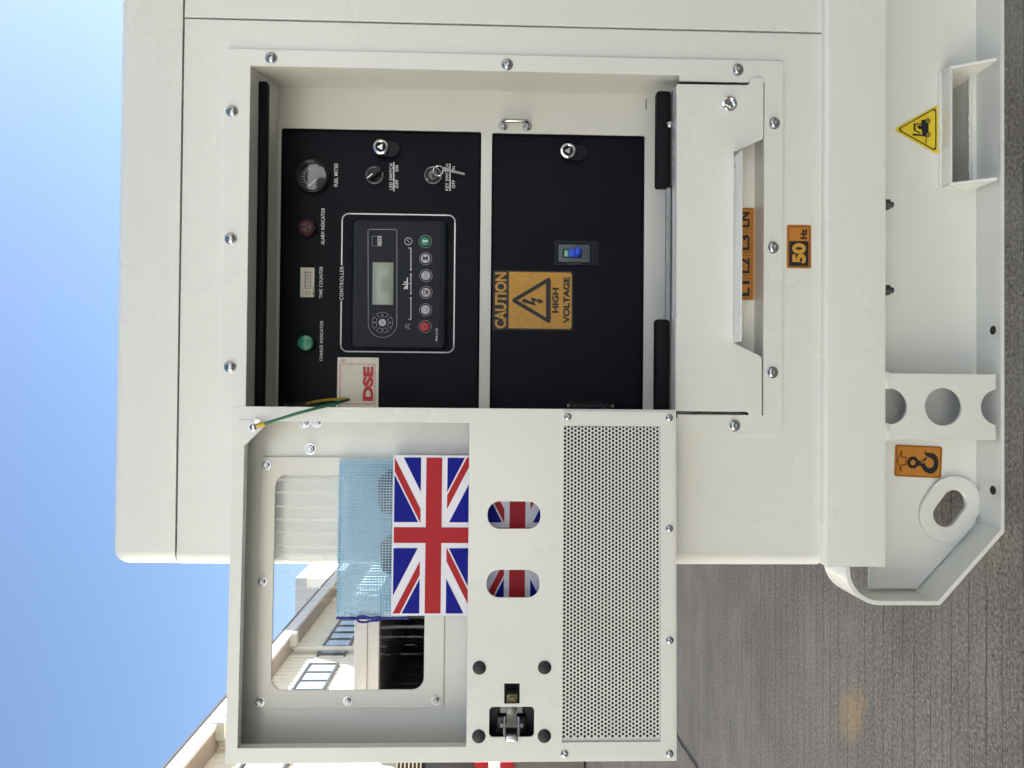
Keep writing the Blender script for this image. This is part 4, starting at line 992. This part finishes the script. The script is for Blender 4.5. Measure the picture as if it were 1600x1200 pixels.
# pocket inside: backing, plugs, latch
MB().box(sq[0] - .09, lh[1] + .03, .030, .032, lh[2] - .03, bay[2] - .006).build('latch_housing', BLACK, door)
for px, py in plugs:
    p = FD.at(px, py, 0); r = FD.mm(px, py, 0, 10.6)
    MB().lathe([(r, .0002), (r * .96, .0014), (r * .8, .0019), (0, .0020)], (p.x, 0, p.z), 28).build('plug', BLACK, door)
a_ = FD.rect(791.5, 809, 1085, 1098.5, .006); m_ = MB(); m_.box(a_[0], a_[1], .006, .026, a_[2], a_[3], .0015); cx_, cz_ = (a_[0] + a_[1]) / 2, (a_[2] + a_[3]) / 2
m_.lathe([(.0045, 0), (.0035, .002), (0, .0022)], (cx_, .006, cz_), 16); m_.build('striker', BRONZE, door)
L = lambda px, py, y: FD.xz(px, py, y)
yl = .008
m_ = MB()
for lo_ in ([(782, 1104), (816, 1104), (816, 1114), (807.5, 1114), (807.5, 1134), (791.5, 1134), (791.5, 1114), (782, 1114)],):
    m_.prism([L(a, b, yl) for a, b in lo_], yl, yl + .003)
m_.prism([L(a, b, yl) for a, b in ((782, 1131), (817, 1131), (817, 1137), (782, 1137))], yl + .0005, yl + .004)
o_ = m_.build('latch_plate', DULL, door)
c = FD.at(799, 1107, yl); MB().lathe([(.008, 0), (.008, .004), (.006, .005), (0, .0052)], (c.x, yl, c.z), 20).build('latch_pivot', DULL, door)
hp_ = [(788.5, 1120), (788, 1135), (788.5, 1148), (792, 1153.5), (799, 1155), (806.5, 1153.5), (810, 1148), (810.5, 1135), (810, 1120)]
hy = [.006, .0, -.008, -.014, -.015, -.014, -.008, 0, .006]
MB().tube([(*(lambda q_: (q_[0], y_, q_[1]))(L(a, b, y_)),) for (a, b), y_ in zip(hp_, hy)], .0022, 10).build('latch_loop', STEEL, door)
a_ = FD.rect(789.5, 809.5, 1149, 1159, -.016); MB().box(a_[0], a_[1], -.018, -.008, a_[2], a_[3], .002, 3).build('latch_tab', STEEL, door)
a_ = FD.rect(776, 822, 1119, 1146, .02); MB().box(a_[0], a_[1], .018, .028, a_[2], a_[3], .003).build('latch_body', mat('latch_dark', (.02, .02, .024), .35), door)
for b_ in ((770, 775, 1140, 1142), (826, 833, 1141, 1142.5)):
    a_ = FD.rect(b_[0], b_[1], b_[2], b_[3], .028); MB().box(a_[0], a_[1], .0285, .0298, a_[2], a_[3]).build('latch_mark', DULL, door)
# pocket floor that carries the cards
zf = FD.at(873, 900, .03).z
MB().box(bay[0], bay[1], .0022, SK - .001, zf - .002, zf).build('pocket_floor', PAINT2, door)

# earth wire from door to panel
ew0 = FD.at(395.5, 667.5, -.004); wv = lambda px, py, y: F.at(px, py, y)
Wd = lambda p: Matrix.Rotation(TH, 3, 'Z') @ p + Vector((hp.x, hp.y, 0))
a0 = Wd(FD.at(410, 663, -.006))
pts = [a0, wv(440, 653.5, -.097), wv(475, 643, -.10), wv(510, 634, -.088), wv(530, 628.5, -.062), wv(541, 625.5, -.035), wv(545, 624.5, -.012)]
def spl(ps, n=6):
    out = []
    for i in range(len(ps) - 1):
        p0, p1, p2, p3 = ps[max(i - 1, 0)], ps[i], ps[i + 1], ps[min(i + 2, len(ps) - 1)]
        for k in range(n):
            t = k / n; out.append(.5 * ((2 * p1) + (p2 - p0) * t + (2 * p0 - 5 * p1 + 4 * p2 - p3) * t * t + (3 * p1 - p0 - 3 * p2 + p3) * t ** 3))
    return out + [ps[-1]]
ew = MB().tube(spl(pts), .0024, 10).build('earth_wire', WIREG, gen)
MB().tube(spl([wv(545, 624.5, -.012), wv(536, 623.5, .03), wv(515, 624.5, .07), wv(495, 627, .11), wv(480, 630.5, .15)]), .0024, 10).build('yellow_strand', WIREY, ew)
MB().tube([a0 + (Wd(FD.at(401, 665.5, -.005)) - a0) * t for t in (-.5, 0, .5, 1)], [.0036, .0038, .0038, .0034], 12).build('crimp_sleeve', WIREY, ew)
lug = Wd(ew0); MB().lathe([(.0075, 0), (.0075, .0016), (.004, .0016)], (lug.x, lug.y + .0025, lug.z), 20).box(lug.x, lug.x + .012, lug.y + .0012, lug.y + .0025, lug.z - .010, lug.z - .001).build('ring_lug', STEEL, ew)
link('bolt', SCR, STEEL, ew, (lug.x, lug.y + .001, lug.z))

# ================================================================== LOOSE THINGS
# the card with two flags
YK = .036                                          # in the door's frame
k0 = FD.rect(613, 729, 711.5, 962, YK); sc_ = FD.mm(670, 835, YK, 1)
fw = k0[1] - k0[0] - 7 * sc_; fx0_ = k0[0] + 3.5 * sc_
zt_ = k0[3]; zc1_ = FD.at(677.3, 835, YK).z; fh = fw * .512; zc2_ = zc1_ - (fh + 7.5 * sc_)
zbot = zc2_ - fh / 2 - 3.5 * sc_
card = plate('flag_card', [rr(k0[0], k0[1], zbot, zt_, .001)], YK, YK + .0015, CARD, None)
card.location = (hp.x, hp.y, 0); card.rotation_euler = (0, 0, TH)
tag(card, 'glossy white card printed with two stacked British flags, standing in the door pocket', 'card')
def clip(poly, a, b, c):                           # keep a*x+b*y>=c
    out = []
    for i in range(len(poly)):
        p, q_ = poly[i], poly[(i + 1) % len(poly)]; dp = a * p[0] + b * p[1] - c; dq = a * q_[0] + b * q_[1] - c
        if dp >= 0: out.append(p)
        if dp * dq < 0: t = dp / (dp - dq); out.append((p[0] + (q_[0] - p[0]) * t, p[1] + (q_[1] - p[1]) * t))
    return out
def flag(cx, cz, W, Hh):
    blue, red = [], []
    for sx in (1, -1):
        for sz in (1, -1):
            qd = [(5 * sx, 5 * sz), (30 * sx, 5 * sz), (30 * sx, 15 * sz), (5 * sx, 15 * sz)]
            nx_, nz_ = -sz * 1 / math.sqrt(5), sx * 2 / math.sqrt(5)     # normal to the diagonal
            for sg in (1, -1):
                p = clip(qd, sg * nx_, sg * nz_, 3)
                if len(p) > 2: blue.append(p)
            # counterchanged red: the broad white is on the clockwise side
            s_ = 1 if sx * sz > 0 else 1
            qr = [(0, 0), (30 * sx, 0), (30 * sx, 15 * sz), (0, 15 * sz)]
            qr = clip(qr, 0, sz, 5) if True else qr
            s_ = 1                                                          # counterclockwise side of each arm
            p = clip(clip(qr, nx_ * s_, nz_ * s_, 0), -nx_ * s_, -nz_ * s_, -2.4)
            p = clip(p, sx, 0, 5) if len(p) > 2 else p
            if len(p) > 2: red.append(p)
    red += [[(-30, -3), (-3, -3), (-3, 3), (-30, 3)], [(3, -3), (30, -3), (30, 3), (3, 3)], [(-3, -15), (3, -15), (3, 15), (-3, 15)]]
    f = lambda p: [(cx + x / 60 * W, cz + z / 30 * Hh) for x, z in p]
    return [f(p) for p in blue], [f(p) for p in red]
for zc_ in (zc1_, zc2_):
    bl, rd = flag(fx0_ + fw / 2, zc_, fw, fh)
    
    for p_ in bl: decal('blue_field', [p_], YK - .0004, FLAGBLUE, card)
    for p_ in rd[:-3]: decal('red_diagonal', [p_], YK - .0004, FLAGRED, card)
    decal('red_cross', rd[-3:], YK - .0005, FLAGRED, card)

# mesh document bag
def bagmat():
    m = bpy.data.materials.new('mesh_bag'); m.use_nodes = True; t = m.node_tree; t.nodes.clear(); N = t.nodes.new; L_ = t.links.new
    o = N('ShaderNodeOutputMaterial'); tc = N('ShaderNodeTexCoord'); sp = N('ShaderNodeSeparateXYZ'); L_(tc.outputs['Object'], sp.inputs[0])
    def stripes(ch, per, wd):
        a = N('ShaderNodeMath'); a.operation = 'MULTIPLY'; a.inputs[1].default_value = 1 / per; L_(sp.outputs[ch], a.inputs[0])
        b = N('ShaderNodeMath'); b.operation = 'FRACT'; L_(a.outputs[0], b.inputs[0])
        c = N('ShaderNodeMath'); c.operation = 'LESS_THAN'; c.inputs[1].default_value = wd; L_(b.outputs[0], c.inputs[0]); return c.outputs[0]
    s1, s2 = stripes(0, .0042, .34), stripes(2, .0046, .24)
    mx = N('ShaderNodeMath'); mx.operation = 'MAXIMUM'; L_(s1, mx.inputs[0]); L_(s2, mx.inputs[1])
    th_ = N('ShaderNodeBsdfPrincipled'); th_.inputs['Base Color'].default_value = (.45, .68, .86, 1); th_.inputs['Roughness'].default_value = .35
    tl = N('ShaderNodeBsdfTranslucent'); tl.inputs[0].default_value = (.45, .68, .85, 1)
    m1 = N('ShaderNodeMixShader'); m1.inputs[0].default_value = .35; L_(th_.outputs[0], m1.inputs[1]); L_(tl.outputs[0], m1.inputs[2])
    tr = N('ShaderNodeBsdfTransparent'); tr.inputs[0].default_value = (.80, .92, .98, 1)
    gl_ = N('ShaderNodeBsdfGlossy'); gl_.inputs['Roughness'].default_value = .15
    fi = N('ShaderNodeMixShader'); fi.inputs[0].default_value = .06; L_(tr.outputs[0], fi.inputs[1]); L_(gl_.outputs[0], fi.inputs[2])
    m2 = N('ShaderNodeMixShader'); L_(mx.outputs[0], m2.inputs[0]); L_(fi.outputs[0], m2.inputs[1]); L_(m1.outputs[0], m2.inputs[2]); L_(m2.outputs[0], o.inputs[0]); return m
BAG = bagmat()
bgx0, bgx1, bgz0, bgz1 = FD.rect(527, 640, 718, 965.5, .044)
bag = empty('mesh_bag', 'pale blue mesh zip bag standing behind the flag card', 'bag', (hp.x, hp.y, 0)); bag.rotation_euler = (0, 0, TH)
def bagsheet(sg):
    m_ = MB(); n1, n2 = 40, 26; V_ = []
    for j in range(n2 + 1):
        for i in range(n1 + 1):
            u, v = i / n1, j / n2; bul = (math.sin(math.pi * u) * math.sin(math.pi * min(v, .85) / 1.0)) ** .6 if 0 < u < 1 and 0 < v < 1 else 0
            wv_ = .0007 * math.sin(u * 12 + 3 * v) * math.sin(v * 6 + u * 4)
            V_.append(m_.b.verts.new((bgx0 + (bgx1 - bgx0) * u, .0475 - sg * (.0010 + .0062 * bul + (wv_ if bul else 0)), bgz0 + (bgz1 - bgz0) * v)))
    for j in range(n2):
        for i in range(n1): k = j * (n1 + 1) + i; m_.b.faces.new((V_[k], V_[k + 1], V_[k + n1 + 2], V_[k + n1 + 1]))
    return m_
bagsheet(1).build('front_sheet', BAG, bag, smooth=180); bagsheet(-1).build('back_sheet', BAG, bag, smooth=180)
m_ = MB(); m_.tube([(bgx0 - .001, .0475, bgz0), (bgx0 - .001, .0475, bgz1)], .0022, 8); m_.build('zip', BLUECORD, bag)
lp_ = [FD.at(px, py, .040) for px, py in ((545, 966), (556, 967), (561, 963.5), (570, 963), (580, 966), (590, 964), (594, 966.5), (590, 969.5), (580, 970), (571, 972), (562, 971.5), (558, 968.5))]
MB().tube(spl(lp_), .0018, 8).build('zip_pull', BLUECORD, bag)
# two dark plugs inside the bag
CABLE = mat('grey_cable', (.06, .06, .062), .6)
for (px, py, a_, b_) in ((610, 770, 20, 34), (611, 868, 17, 30)):
    c = FD.at(px, py, .0475); mmp = FD.mm(px, py, .0475, 1); m_ = MB()
    bmesh.ops.create_uvsphere(m_.b, u_segments=24, v_segments=12, radius=1)
    for v in m_.b.verts:
        k = 1 + .12 * math.sin(5 * v.co.x + 2) * math.cos(4 * v.co.z)
        v.co = (c.x + v.co.x * b_ * mmp * k, .0475 + v.co.y * .004, c.z + v.co.z * a_ * mmp * k)
    m_.build('plug', CABLE, bag)
# keys on their ring
key = empty('key_ring', 'key in the switch with a second key hanging from its wire ring', 'keys', tuple(F.at(677, 270, YP1 - .02)))
K = lambda px, py, y: F.at(px, py, y) - key.location
yk = YP1 - .020
c = K(676, 270, yk); MB().box(c.x - .0055, c.x + .0055, -.004, .013, c.z - .0011, c.z + .0011, .0005).build('key', DULL, key)
c = K(684.5, 267, yk - .008); r = F.mm(685, 267, yk, 7.8)
MB().tube([(c.x + r * math.cos(R(15 * i)), c.y + .002 * math.sin(R(15 * i)), c.z + r * math.sin(R(15 * i))) for i in range(24)], .0009, 8, True).build('ring', CHROME, key)
a_, b_ = K(691.5, 263.5, yk - .006), K(726, 271.5, YP1 - .006); d_ = (b_ - a_)
s_ = Vector((-d_.z, 0, d_.x)).normalized()
m_ = MB()
n = 14; pf_ = []
for i in range(n + 1): t = i / n; w_ = .0034 if t < .28 else .0020 + (.0007 if i % 2 else 0); pf_.append((a_ + d_ * t + s_ * w_ * (-1), a_ + d_ * t + s_ * (w_ if t < .28 else .0016)))
for q1, q2 in zip(pf_, pf_[1:]):
    for yy in (0, .0016): m_.quad(q1[0] + Vector((0, yy, 0)), q2[0] + Vector((0, yy, 0)), q2[1] + Vector((0, yy, 0)), q1[1] + Vector((0, yy, 0)))
    m_.quad(q1[0], q2[0], q2[0] + Vector((0, .0016, 0)), q1[0] + Vector((0, .0016, 0))); m_.quad(q1[1], q2[1], q2[1] + Vector((0, .0016, 0)), q1[1] + Vector((0, .0016, 0)))
m_.build('key', SATIN, key)
